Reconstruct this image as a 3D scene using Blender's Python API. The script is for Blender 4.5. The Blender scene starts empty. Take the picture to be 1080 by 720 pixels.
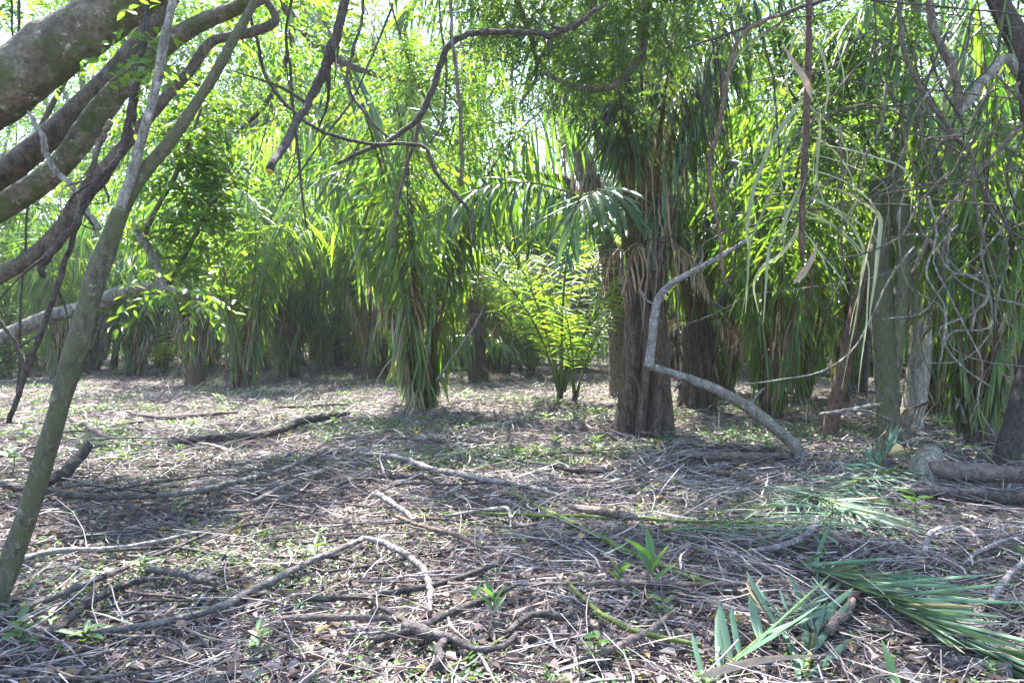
import bpy, math, random
import numpy as np
from mathutils import Vector

# ------------------------------------------------------------------ basics
scene = bpy.context.scene
col = scene.collection
R = math.radians
FPX, CH = 760.0, 1.5                 # focal length in photo pixels, camera height (m)
PITCH = math.atan(8 / FPX)           # the horizon sits 8 px above the middle of the photo
rng = np.random.default_rng(7)


def gh(x, y):
    """height of the forest floor"""
    x = np.asarray(x, float); y = np.asarray(y, float)
    return (0.05 * np.sin(0.7 * x + 1.3) * np.sin(0.5 * y + 0.4) + 0.03 * np.sin(1.9 * x + 0.3) * np.sin(1.7 * y + 1.0)
            + 0.012 * np.sin(4.3 * x + 2.0 * y) + 0.010 * np.sin(5.1 * y - 2.2 * x + 0.7))


def ray(px, py):
    dx, dz = (px - 540) / FPX, -(py - 360) / FPX
    c, s = math.cos(PITCH), math.sin(PITCH)
    y = c + dz * s; z = dz * c - s
    return dx / y, z / y


def at(px, py, d):
    """the point at distance d (m, along the view) that the photo shows at px, py"""
    dx, dz = ray(px, py)
    return np.array([dx * d, d, CH + dz * d])


def on_ground(px, py, lift=0.0):
    dx, dz = ray(px, py)
    d = -CH / dz
    for _ in range(6):
        d = (float(gh(dx * d, d)) + lift - CH) / dz
    return np.array([dx * d, d, CH + dz * d])


# ------------------------------------------------------------------ mesh builder
def nrm(v):
    return v / np.maximum(np.linalg.norm(v, axis=-1, keepdims=True), 1e-9)


def spline(pts, n):
    """Catmull-Rom through the rows of pts (any number of columns)"""
    p = np.asarray(pts, float)
    if len(p) == 2:
        t = np.linspace(0, 1, n)[:, None]
        return p[0] * (1 - t) + p[1] * t
    q = np.vstack([2 * p[0] - p[1], p, 2 * p[-1] - p[-2]])
    u = np.linspace(0, len(p) - 1, n)
    i = np.minimum(u.astype(int), len(p) - 2); t = (u - i)[:, None]
    a, b, c, d = q[i], q[i + 1], q[i + 2], q[i + 3]
    return 0.5 * (2 * b + (c - a) * t + (2 * a - 5 * b + 4 * c - d) * t ** 2 + (3 * b - a - 3 * c + d) * t ** 3)


class MB:
    def __init__(self):
        self.v, self.f, self.n = [], [], 0

    def add(self, V, F, mat=0):
        F = np.asarray(F, int)
        self.v.append(np.asarray(V, float).reshape(-1, 3)); self.f.append((F + self.n, mat)); self.n += len(self.v[-1])

    def tube(self, P, rad, sides=10, mat=0, rough=0.0, seed=0, ridge=0, ridge_amp=0.0, flat=1.0):
        """one tapering limb with a parallel-transported frame, uneven girth and closed ends"""
        P = np.asarray(P, float); n = len(P); rad = np.broadcast_to(np.asarray(rad, float), (n,))
        T = nrm(np.gradient(P, axis=0))
        ref = np.array([0, 0, 1.0]) if abs(T[0][2]) < 0.8 else np.array([1.0, 0, 0])
        u = nrm(np.cross(T[0], ref)); U = []
        for t in T:
            u = nrm(u - t * np.dot(u, t)); U.append(u)
        U = np.array(U); W = np.cross(T, U)
        a = np.linspace(0, 2 * np.pi, sides, endpoint=False)
        r = np.repeat(rad[:, None], sides, 1)
        if rough:
            g = np.random.default_rng(seed + 11)
            s = np.concatenate([[0], np.cumsum(np.linalg.norm(np.diff(P, axis=0), axis=1))]) / max(rad.mean(), 1e-4)
            for k in range(5):
                r = r * (1 + rough * 0.5 * g.random() * np.sin(g.integers(1, 4) * a[None] + s[:, None] * g.uniform(.15, .7) + g.uniform(0, 6.3)))
            if sides >= 14:
                for k in range(int(5 + n / 12)):
                    a0, s0, wa, wl, am = g.uniform(0, 6.283), g.uniform(0, s[-1]), g.uniform(.25, .6), g.uniform(.25, .8), g.uniform(-.10, .20)
                    da = np.abs((a - a0 + np.pi) % (2 * np.pi) - np.pi)
                    r = r * (1 + am * np.exp(-(da / wa) ** 2)[None] * np.exp(-((s - s0) / wl) ** 2)[:, None])
                r = r * (1 + .018 * g.normal(0, 1, r.shape))
        if ridge:
            g = np.random.default_rng(seed + 5)
            ph = np.cumsum(g.normal(0, .16, n))[:, None]
            r = r * (1 + ridge_amp * (np.abs(np.sin(ridge * 0.5 * a[None] + ph + 1.2 * np.sin(a[None] * 2))) - 0.5))
        V = P[:, None] + r[..., None] * (U[:, None] * np.cos(a)[None, :, None] + flat * W[:, None] * np.sin(a)[None, :, None])
        i = np.arange(n - 1)[:, None] * sides; j = np.arange(sides)[None]; k = (j + 1) % sides
        F = np.stack([i + j, i + k, i + sides + k, i + sides + j], -1).reshape(-1, 4)
        self.add(V, F, mat)
        b = self.n - n * sides
        V2 = np.stack([P[0], P[-1]])
        self.v.append(V2); c0 = self.n; self.n += 2
        jj = np.arange(sides); kk = (jj + 1) % sides
        self.f.append((np.stack([b + kk, b + jj, np.full(sides, c0)], -1), mat))
        e = b + (n - 1) * sides
        self.f.append((np.stack([e + jj, e + kk, np.full(sides, c0 + 1)], -1), mat))
        return self

    def tubes(self, P, rad, sides=3, mat=0):
        """many thin tubes at once: P (m,k,3), rad (m,k)"""
        m, k, _ = P.shape
        T = nrm(np.gradient(P, axis=1))
        ref = np.where(np.abs(T[:, :1, 2:3]) < 0.8, np.array([0, 0, 1.0]), np.array([1.0, 0, 0]))
        U = nrm(np.cross(T, np.broadcast_to(ref, T.shape))); W = np.cross(T, U)
        a = np.linspace(0, 2 * np.pi, sides, endpoint=False)
        V = P[:, :, None] + rad[:, :, None, None] * (U[:, :, None] * np.cos(a)[None, None, :, None] + W[:, :, None] * np.sin(a)[None, None, :, None])
        base = (np.arange(m) * k * sides)[:, None, None]; i = (np.arange(k - 1) * sides)[None, :, None]
        j = np.arange(sides)[None, None]; q = (j + 1) % sides
        F = np.stack(np.broadcast_arrays(base + i + j, base + i + q, base + i + sides + q, base + i + sides + j), -1).reshape(-1, 4)
        self.add(V, F, mat)
        return self

    def strips(self, P, Wv, mat=0, fold=None):
        """many ribbons at once: P (m,k,3) spine, Wv (m,k,3) half-width vectors; fold (m,k,3) lifts both edges (a V section)"""
        m, k, _ = P.shape
        if fold is None:
            V = np.stack([P - Wv, P + Wv], 2); c = 2
        else:
            V = np.stack([P - Wv + fold, P, P + Wv + fold], 2); c = 3
        base = (np.arange(m) * k * c)[:, None, None]; i = (np.arange(k - 1) * c)[None, :, None]; j = np.arange(c - 1)[None, None]
        F = np.stack(np.broadcast_arrays(base + i + j, base + i + j + 1, base + i + c + j + 1, base + i + c + j), -1).reshape(-1, 4)
        self.add(V, F, mat)
        return self

    def leaves(self, C, D, N, L, Wd, mat=0, fold=0.25, curl=0.0):
        """many leaves at once: base points, pointing directions, face normals, lengths, widths"""
        D = nrm(D); S = nrm(np.cross(D, N)); N = np.cross(S, D)
        L = np.asarray(L)[:, None]; Wd = np.asarray(Wd)[:, None] * 0.5
        up = N * Wd * fold * 2; cv = N * L * curl
        m = len(C)
        V = np.stack([C, C + D * L * .28 - S * Wd * .85 + up * .85, C + D * L * .62 - S * Wd * .8 + up * .8 - cv * .4, C + D * L - cv,
                      C + D * L * .62 + S * Wd * .8 + up * .8 - cv * .4, C + D * L * .28 + S * Wd * .85 + up * .85], 1)
        b = (np.arange(m) * 6)[:, None]
        self.add(V, np.concatenate([b + np.array([0, 1, 2, 3]), b + np.array([0, 3, 4, 5])]), mat)
        return self

    def mesh(self, name, mats, smooth=True):
        V = np.concatenate(self.v) if self.v else np.zeros((0, 3))
        nf = sum(len(f) for f, _ in self.f)
        loops = np.concatenate([f.ravel() for f, _ in self.f])
        tot = np.concatenate([np.full(len(f), f.shape[1]) for f, _ in self.f])
        mi = np.concatenate([np.full(len(f), m) for f, m in self.f])
        me = bpy.data.meshes.new(name)
        me.vertices.add(len(V)); me.vertices.foreach_set('co', V.astype(np.float32).ravel())
        me.loops.add(len(loops)); me.loops.foreach_set('vertex_index', loops.astype(np.int32))
        me.polygons.add(nf)
        me.polygons.foreach_set('loop_start', np.concatenate([[0], np.cumsum(tot)[:-1]]).astype(np.int32))
        me.polygons.foreach_set('material_index', mi.astype(np.int32))
        me.polygons.foreach_set('use_smooth', np.full(nf, smooth))
        for m in (mats if isinstance(mats, (list, tuple)) else [mats]):
            me.materials.append(m)
        me.update(calc_edges=True)
        return me

    def build(self, name, mats, parent=None, smooth=True):
        return link(name, self.mesh(name, mats, smooth), parent)


def link(name, me, parent=None, loc=None, rz=None, sc=None):
    o = bpy.data.objects.new(name, me); col.objects.link(o)
    if parent is not None: o.parent = parent
    if loc is not None: o.location = Vector(loc)
    if rz is not None: o.rotation_euler = (0, 0, rz) if np.isscalar(rz) else tuple(rz)
    if sc is not None: o.scale = (sc,) * 3 if np.isscalar(sc) else tuple(sc)
    return o


def tag(o, label=None, cat=None, group=None, kind=None):
    if label: o['label'] = label
    if cat: o['category'] = cat
    if group: o['group'] = group
    if kind: o['kind'] = kind
    return o


def thing(name, loc, label, cat, group=None, rz=0.0):
    o = bpy.data.objects.new(name, None); col.objects.link(o)
    o.empty_display_size = 0.2
    o.location = Vector(loc); o.rotation_euler = (0, 0, rz)
    return tag(o, label, cat, group)


def copy_tree(o, parent=None):
    c = o.copy(); col.objects.link(c)
    if parent is not None: c.parent = parent
    for ch in list(o.children): copy_tree(ch, c)
    return c


# ------------------------------------------------------------------ materials
class NT:
    def __init__(self, name):
        self.m = bpy.data.materials.new(name); self.m.use_nodes = True
        self.t = self.m.node_tree; self.t.nodes.clear()
        self.out = self.n('ShaderNodeOutputMaterial')

    def n(self, typ, **kw):
        x = self.t.nodes.new(typ)
        for k, v in kw.items():
            if k[0] == '_': setattr(x, k[1:], v)
            else:
                s = x.inputs[k.replace('__', ' ')] if not k.startswith('i') or not k[1:].isdigit() else x.inputs[int(k[1:])]
                if hasattr(v, 'is_linked') or isinstance(v, bpy.types.NodeSocket): self.t.links.new(v, s)
                else: s.default_value = v
        return x

    def ramp(self, fac, stops, interp='LINEAR'):
        x = self.t.nodes.new('ShaderNodeValToRGB'); self.t.links.new(fac, x.inputs[0])
        cr = x.color_ramp; cr.interpolation = interp
        while len(cr.elements) < len(stops): cr.elements.new(0.5)
        for e, (p, c) in zip(cr.elements, stops):
            e.position = p; e.color = (*c, 1) if len(c) == 3 else c
        return x.outputs[0]

    def mix(self, fac, a, b, blend='MIX'):
        x = self.t.nodes.new('ShaderNodeMix'); x.data_type = 'RGBA'; x.blend_type = blend
        for s, v in ((x.inputs[0], fac), (x.inputs[6], a), (x.inputs[7], b)):
            if isinstance(v, bpy.types.NodeSocket): self.t.links.new(v, s)
            else: s.default_value = v if np.isscalar(v) else (*v, 1)
        return x.outputs[2]

    def math(self, op, a, b=0.5):
        x = self.t.nodes.new('ShaderNodeMath'); x.operation = op
        for s, v in ((x.inputs[0], a), (x.inputs[1], b)):
            if isinstance(v, bpy.types.NodeSocket): self.t.links.new(v, s)
            else: s.default_value = v
        return x.outputs[0]

    def done(self, sh):
        self.t.links.new(sh, self.out.inputs[0]); return self.m


def leaf_mat(name, stops, trans, amount=0.42, rough=0.42, spec=0.45, objvar=0.25):
    t = NT(name)
    isl = t.n('ShaderNodeNewGeometry').outputs['Random Per Island']
    c = t.ramp(isl, stops)
    ob = t.n('ShaderNodeObjectInfo').outputs['Random']
    tc = t.n('ShaderNodeTexCoord')
    no = t.n('ShaderNodeTexNoise', Vector=tc.outputs['Object'], Scale=2.5, Detail=2.0)
    v = t.math('ADD', t.math('MULTIPLY', ob, objvar), t.math('MULTIPLY', no.outputs[0], 0.5))
    v = t.math('ADD', v, 0.75 - objvar * 0.5)
    hs = t.n('ShaderNodeHueSaturation', Color=c, Value=v)
    p = t.n('ShaderNodeBsdfPrincipled', Base__Color=hs.outputs[0], Roughness=rough)
    p.inputs['Specular IOR Level'].default_value = spec
    hs2 = t.n('ShaderNodeHueSaturation', Value=v); hs2.inputs['Color'].default_value = (*trans, 1)
    t.t.links.new(t.math('ADD', t.math('MULTIPLY', isl, 0.06), 0.47), hs2.inputs['Hue'])
    tr = t.n('ShaderNodeBsdfTranslucent', Color=hs2.outputs[0])
    mx = t.n('ShaderNodeMixShader', i0=amount, i1=p.outputs[0], i2=tr.outputs[0])
    return t.done(mx.outputs[0])


def bark_mat(name, dark, light, patch=None, patch_amt=0.5, stretch=(1, 1, 0.25), scale=14, bump=0.5, moss=None, fine=60, crack=.35, pscale=.45, depth=.03):
    t = NT(name)
    tc = t.n('ShaderNodeTexCoord')
    mp = t.n('ShaderNodeMapping', Vector=tc.outputs['Object']); mp.inputs['Scale'].default_value = stretch
    n1 = t.n('ShaderNodeTexNoise', Vector=mp.outputs[0], Scale=scale, Detail=6.0, Roughness=0.62)
    c = t.ramp(n1.outputs[0], [(0.36, dark), (0.62, light)])
    n3 = t.n('ShaderNodeTexNoise', Vector=tc.outputs['Object'], Scale=fine, Detail=3.0)
    c = t.mix(t.ramp(n3.outputs[0], [(0.45, (0, 0, 0)), (0.75, (.75, .75, .75))]), c, tuple(0.4 * k for k in dark))
    if patch:
        n2 = t.n('ShaderNodeTexNoise', Vector=tc.outputs['Object'], Scale=scale * pscale, Detail=9.0, Roughness=0.78)
        f = t.ramp(n2.outputs[0], [(0.60 - 0.2 * patch_amt, (0, 0, 0)), (0.66 - 0.1 * patch_amt, (1, 1, 1))])
        c = t.mix(f, c, patch)
    if moss:
        n4 = t.n('ShaderNodeTexNoise', Vector=tc.outputs['Object'], Scale=4.0, Detail=12.0, Roughness=0.8)
        f = t.ramp(n4.outputs[0], [(0.47, (0, 0, 0)), (0.53, (.8, .8, .8))])
        c = t.mix(f, c, moss)
    ob = t.n('ShaderNodeObjectInfo').outputs['Random']
    hs = t.n('ShaderNodeHueSaturation', Color=c, Value=t.math('ADD', t.math('MULTIPLY', ob, 0.5), 0.75))
    n5 = t.n('ShaderNodeTexNoise', Vector=mp.outputs[0], Scale=scale * 3.2, Detail=8.0, Roughness=0.7)
    vo = t.n('ShaderNodeTexVoronoi', Vector=mp.outputs[0], Scale=scale * 1.7); vo.feature = 'DISTANCE_TO_EDGE'
    cr = t.ramp(vo.outputs['Distance'], [(0.0, (0, 0, 0)), (0.10, (1, 1, 1))])
    hs.inputs['Saturation'].default_value = 1.0
    dk = t.mix(t.math('MULTIPLY', t.math('SUBTRACT', 1.0, cr), crack), hs.outputs[0], tuple(0.3 * k for k in dark))
    hgt = t.math('ADD', t.math('ADD', n1.outputs[0], t.math('MULTIPLY', n3.outputs[0], 0.35)), t.math('ADD', t.math('MULTIPLY', n5.outputs[0], 0.7), t.math('MULTIPLY', cr, crack * .5)))
    bm = t.n('ShaderNodeBump', Strength=min(1, bump * 1.5), Distance=depth, Height=hgt)
    p = t.n('ShaderNodeBsdfPrincipled', Base__Color=dk, Roughness=0.85, Normal=bm.outputs[0])
    p.inputs['Specular IOR Level'].default_value = 0.25
    return t.done(p.outputs[0])


def island_mat(name, stops, rough=0.75, trans=0.0, interp='LINEAR', spec=0.3, noise=30):
    t = NT(name)
    isl = t.n('ShaderNodeNewGeometry').outputs['Random Per Island']
    c = t.ramp(isl, stops, interp)
    tc = t.n('ShaderNodeTexCoord')
    no = t.n('ShaderNodeTexNoise', Vector=tc.outputs['Object'], Scale=noise, Detail=3.0)
    hs = t.n('ShaderNodeHueSaturation', Color=c, Value=t.math('ADD', t.math('MULTIPLY', no.outputs[0], 0.9), 0.55))
    p = t.n('ShaderNodeBsdfPrincipled', Base__Color=hs.outputs[0], Roughness=rough)
    p.inputs['Specular IOR Level'].default_value = spec
    sh = p.outputs[0]
    if trans:
        tr = t.n('ShaderNodeBsdfTranslucent', Color=hs.outputs[0])
        sh = t.n('ShaderNodeMixShader', i0=trans, i1=sh, i2=tr.outputs[0]).outputs[0]
    return t.done(sh)


def soil_mat():
    t = NT('soil')
    tc = t.n('ShaderNodeTexCoord')
    n1 = t.n('ShaderNodeTexNoise', Vector=tc.outputs['Object'], Scale=1.3, Detail=8.0, Roughness=0.65)
    n2 = t.n('ShaderNodeTexNoise', Vector=tc.outputs['Object'], Scale=28.0, Detail=6.0, Roughness=0.7)
    c = t.ramp(n1.outputs[0], [(0.3, (0.030, 0.023, 0.021)), (0.7, (0.075, 0.060, 0.055))])
    c = t.mix(t.ramp(n2.outputs[0], [(0.4, (0, 0, 0)), (0.7, (1, 1, 1))]), c, (0.15, 0.13, 0.12))
    bm = t.n('ShaderNodeBump', Strength=0.9, Distance=0.04, Height=n2.outputs[0])
    p = t.n('ShaderNodeBsdfPrincipled', Base__Color=c, Roughness=0.95, Normal=bm.outputs[0])
    p.inputs['Specular IOR Level'].default_value = 0.15
    return t.done(p.outputs[0])


M = {}
M['soil'] = soil_mat()
# living leaves
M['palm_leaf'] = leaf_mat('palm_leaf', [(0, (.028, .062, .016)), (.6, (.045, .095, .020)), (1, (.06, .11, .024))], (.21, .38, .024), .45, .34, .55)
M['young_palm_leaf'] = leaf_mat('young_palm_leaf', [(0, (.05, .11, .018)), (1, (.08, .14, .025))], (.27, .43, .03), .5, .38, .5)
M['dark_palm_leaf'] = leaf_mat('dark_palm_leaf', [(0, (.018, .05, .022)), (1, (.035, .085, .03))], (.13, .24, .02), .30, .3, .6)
M['broad_leaf'] = leaf_mat('broad_leaf', [(0, (.035, .085, .016)), (1, (.06, .12, .022))], (.19, .34, .026), .45, .42, .45)
M['far_leaf'] = leaf_mat('far_leaf', [(0, (.026, .07, .018)), (1, (.055, .105, .026))], (.105, .225, .024), .34, .4, .5)
M['fine_leaf'] = leaf_mat('fine_leaf', [(0, (.030, .075, .016)), (1, (.06, .115, .022))], (.13, .26, .025), .38, .45, .4)
M['bough_leaf'] = leaf_mat('bough_leaf', [(0, (.024, .065, .014)), (1, (.05, .10, .02))], (.16, .30, .025), .34, .45, .4)
M['dark_leaf'] = leaf_mat('dark_leaf', [(0, (.022, .055, .020)), (1, (.045, .085, .025))], (.13, .24, .025), .35, .38, .5)
M['seedling_leaf'] = leaf_mat('seedling_leaf', [(0, (.035, .095, .03)), (1, (.075, .15, .05))], (.16, .27, .03), .35, .4, .45)
M['cut_leaf'] = leaf_mat('cut_leaf', [(0, (.038, .088, .052)), (.72, (.065, .13, .082)), (.88, (.13, .18, .11)), (.95, (.19, .18, .075)), (1, (.22, .15, .08))], (.12, .2, .04), .18, .55, .35)
M['wilted_leaf'] = leaf_mat('wilted_leaf', [(0, (.13, .17, .085)), (.5, (.19, .22, .12)), (1, (.27, .26, .16))], (.26, .29, .13), .28, .6, .3)
# dead matter
M['dry_leaf'] = island_mat('dry_leaf', [(0, (.05, .034, .031)), (.25, (.105, .072, .062)), (.5, (.165, .122, .108)), (.70, (.22, .18, .172)), (.84, (.11, .07, .066)), (.945, (.38, .32, .28)), (.985, (.36, .21, .05)), (1, (.42, .30, .09))], .7, .15)
M['dry_twig'] = island_mat('dry_twig', [(0, (.06, .048, .046)), (.3, (.115, .092, .087)), (.6, (.19, .16, .153)), (.88, (.30, .262, .255)), (1, (.48, .42, .40))], .8)
M['dry_straw'] = island_mat('dry_straw', [(0, (.11, .085, .075)), (.5, (.20, .165, .148)), (.9, (.36, .32, .295)), (1, (.14, .19, .09))], .7, .12)
M['dead_frond'] = island_mat('dead_frond', [(0, (.15, .10, .065)), (.5, (.26, .19, .13)), (1, (.36, .29, .21))], .7, .2)
# bark
M['mossy_bark'] = bark_mat('mossy_bark', (.066, .055, .04), (.165, .138, .1), (.34, .33, .29), .15, (1, 1, 1), 7, .6, (.055, .075, .018), 34, .15, pscale=1.6, depth=.06)
M['lichen_bark'] = bark_mat('lichen_bark', (.065, .06, .042), (.17, .16, .11), (.32, .33, .27), .1, (1, 1, .35), 30, .6, (.095, .105, .045), 120, .15)
M['brown_bark'] = bark_mat('brown_bark', (.06, .048, .036), (.15, .122, .092), None, 0, (1, 1, .5), 20, .5)
M['dark_bark'] = bark_mat('dark_bark', (.035, .028, .024), (.10, .08, .068), None, 0, (1, 1, .6), 26, .5)
M['red_bark'] = bark_mat('red_bark', (.065, .04, .03), (.15, .098, .07), None, 0, (1, 1, .4), 18, .6)
M['grey_bark'] = bark_mat('grey_bark', (.12, .11, .09), (.28, .26, .225), (.42, .41, .37), .25, (1, 1, .3), 16, .7)
M['palm_bark'] = bark_mat('palm_bark', (.042, .027, .02), (.135, .098, .074), (.24, .20, .165), .05, (1, 1, .16), 22, 1.0, crack=.6)
M['petiole'] = bark_mat('petiole', (.07, .045, .022), (.15, .12, .05), None, 0, (1, 1, .1), 20, .3)
M['green_petiole'] = bark_mat('green_petiole', (.06, .085, .02), (.12, .15, .04), None, 0, (1, 1, .1), 20, .25)
M['dead_wood'] = bark_mat('dead_wood', (.10, .086, .082), (.25, .225, .215), (.36, .335, .32), .2, (.5, .5, .5), 22, .6)
M['dark_wood'] = bark_mat('dark_wood', (.04, .033, .031), (.115, .098, .094), None, 0, (.6, .6, .6), 24, .7)
M['brown_wood'] = bark_mat('brown_wood', (.085, .06, .05), (.20, .155, .135), None, 0, (.6, .6, .6), 22, .6)
M['pale_wood'] = bark_mat('pale_wood', (.38, .34, .29), (.62, .57, .5), None, 0, (.6, .6, .6), 18, .4)
M['stick_grey'], M['stick_dark'], M['stick_brown'] = M['dead_wood'], M['dark_wood'], M['brown_wood']
M['cut_face'] = bark_mat('cut_face', (.42, .26, .11), (.58, .40, .21), None, 0, (1, 1, 1), 30, .2)
M['yellow_cut'] = bark_mat('yellow_cut', (.55, .36, .05), (.7, .5, .1), None, 0, (1, 1, 1), 30, .2)

# ------------------------------------------------------------------ ground
xs = np.concatenate([np.linspace(-400, -14, 24)[:-1], np.linspace(-14, 14, 225), np.linspace(14, 400, 24)[1:]])
ys = np.concatenate([np.linspace(-60, 1.5, 12)[:-1], np.linspace(1.5, 26, 197), np.linspace(26, 900, 30)[1:]])
X, Y = np.meshgrid(xs, ys)
fade = np.clip(1 - (np.hypot(X, Y - 12) - 18) / 40, 0, 1)
g = np.random.default_rng(3)
Z = gh(X, Y) * fade + np.where(fade > .6, g.normal(0, .008, X.shape), 0) - 0.004
nx, ny = len(xs), len(ys)
i = (np.arange(ny - 1) * nx)[:, None]; j = np.arange(nx - 1)[None]
mb = MB(); mb.add(np.stack([X, Y, Z], -1), np.stack(np.broadcast_arrays(i + j, i + j + 1, i + nx + j + 1, i + nx + j), -1).reshape(-1, 4))
tag(mb.build('ground', M['soil']), kind='structure')


def scatter(n, y0, y1, seed, spread=0.86, extra=0.6):
    """ground points, thinning with distance as they shrink in view"""
    g = np.random.default_rng(seed)
    y = y0 * (y1 / y0) ** g.random(n); x = g.uniform(-1, 1, n) * (spread * y + extra)
    return g, x, y


def clump_field(x, y):
    return np.sin(1.3 * x + .9 * y) + np.sin(2.1 * y - 1.1 * x + 2) + np.sin(.6 * x - 1.7 * y + 4) + .8 * np.sin(3.7 * x + 2.9 * y)


# dead leaves, twigs and straw: nobody could count them
mb = MB()
for n, y0, y1, s0, s1, sd in ((27000, 2.2, 9, .025, .09, 1), (20000, 8, 32, .05, .12, 2)):
    g, x, y = scatter(n, y0, y1, sd)
    C = np.stack([x, y, gh(x, y) + .004 + .06 * g.random(n) ** 2], -1)
    a = g.uniform(0, 6.283, n); D = np.stack([np.cos(a), np.sin(a), g.normal(0, .3, n)], -1)
    N = np.stack([g.normal(0, .38, n), g.normal(0, .38, n), np.ones(n)], -1)
    L = g.uniform(s0, s1, n); mb.leaves(C, D, N, L, L * g.uniform(.4, .75, n), 0, .35, .22)
tag(mb.build('leaf_litter', M['dry_leaf'], smooth=False), kind='stuff')


def twig_paths(g, x, y, Ln, k=4, lift=.03, bend=.25, tilt=.12):
    n = len(x); a = g.uniform(0, 6.283, n)
    s = np.linspace(-.5, .5, k)[None]
    bx = g.normal(0, bend, n)[:, None] * (s ** 2 - .08); b2 = g.normal(0, bend, n)[:, None] * s ** 3
    u = s * Ln[:, None]; v = (bx + b2) * Ln[:, None]
    px = x[:, None] + u * np.cos(a)[:, None] - v * np.sin(a)[:, None]
    py = y[:, None] + u * np.sin(a)[:, None] + v * np.cos(a)[:, None]
    tz = np.abs(g.normal(0, tilt, n))[:, None]
    pz = gh(px, py) + g.uniform(.006, lift, n)[:, None] + (u + .5 * Ln[:, None]) * tz * g.random(n)[:, None]
    return np.stack([px, py, pz], -1)


mb = MB()
for n, y0, y1, l0, l1, r0, r1, sd, sides in ((17000, 2.2, 8, .04, .24, .001, .0032, 21, 3), (3600, 2.2, 7, .15, .6, .002, .0055, 22, 4), (17000, 6.5, 30, .15, .7, .003, .008, 23, 3)):
    g, x, y = scatter(n, y0, y1, sd)
    Ln = l0 * (l1 / l0) ** g.random(n)
    P = twig_paths(g, x, y, Ln, 5, .05, .55, .3)
    r = (g.uniform(r0, r1, n))[:, None] * np.linspace(1, .55, 5)[None]
    mb.tubes(P, r, sides)
g = np.random.default_rng(29); n = 260; y = g.uniform(3.3, 6.5, n); x = g.uniform(.25, .72, n) * y
P = twig_paths(g, x, y, g.uniform(.2, .7, n), 5, .12, .5, .2); P[..., 2] += .03
mb.tubes(P, g.uniform(.0015, .005, n)[:, None] * np.linspace(1, .55, 5)[None], 4)
tag(mb.build('twig_litter', M['dry_twig']), kind='stuff')
mb = MB()
for n, y0, y1, w0, w1, sd in ((1700, 2.2, 9, .003, .007, 31), (7000, 7, 30, .005, .011, 32)):
    g, x, y = scatter(n, y0, y1, sd)
    Ln = g.uniform(.1, .5, n)
    P = twig_paths(g, x, y, Ln, 5, .06, .8, .3)
    T = nrm(np.gradient(P, axis=1)); W = nrm(np.cross(T, np.stack([g.normal(0, .5, n), g.normal(0, .5, n), np.ones(n)], -1)[:, None]))
    W = W * (g.uniform(w0, w1, n)[:, None] * np.array([.5, 1, 1, .9, .15])[None])[..., None]
    mb.strips(P, W)
tag(mb.build('straw_litter', M['dry_straw']), kind='stuff')

# low green growth
mb = MB()
for n, y0, y1, s0, s1, sd in ((4600, 2.4, 9, .012, .038, 41), (9000, 8, 34, .03, .075, 42)):
    g, x, y = scatter(n * 3, y0, y1, sd)
    keep = clump_field(x, y) + g.normal(0, 1.2, n * 3) > 1.2
    x, y = x[keep], y[keep]; n = len(x)
    k = 5
    x = np.repeat(x, k) + g.normal(0, .035, n * k) * np.repeat(y, k) / 5; y = np.repeat(y, k) + g.normal(0, .035, n * k) * np.repeat(y, k) / 5; n *= k
    C = np.stack([x, y, gh(x, y) + g.uniform(.01, .09, n)], -1)
    a = g.uniform(0, 6.283, n); D = np.stack([np.cos(a), np.sin(a), g.normal(.2, .4, n)], -1)
    N = np.stack([g.normal(0, .5, n), g.normal(0, .5, n), np.ones(n)], -1)
    L = g.uniform(s0, s1, n); mb.leaves(C, D, N, L, L * g.uniform(.45, .65, n), 0, .2, .1)
tag(mb.build('ground_cover', M['seedling_leaf']), kind='stuff')

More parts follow.
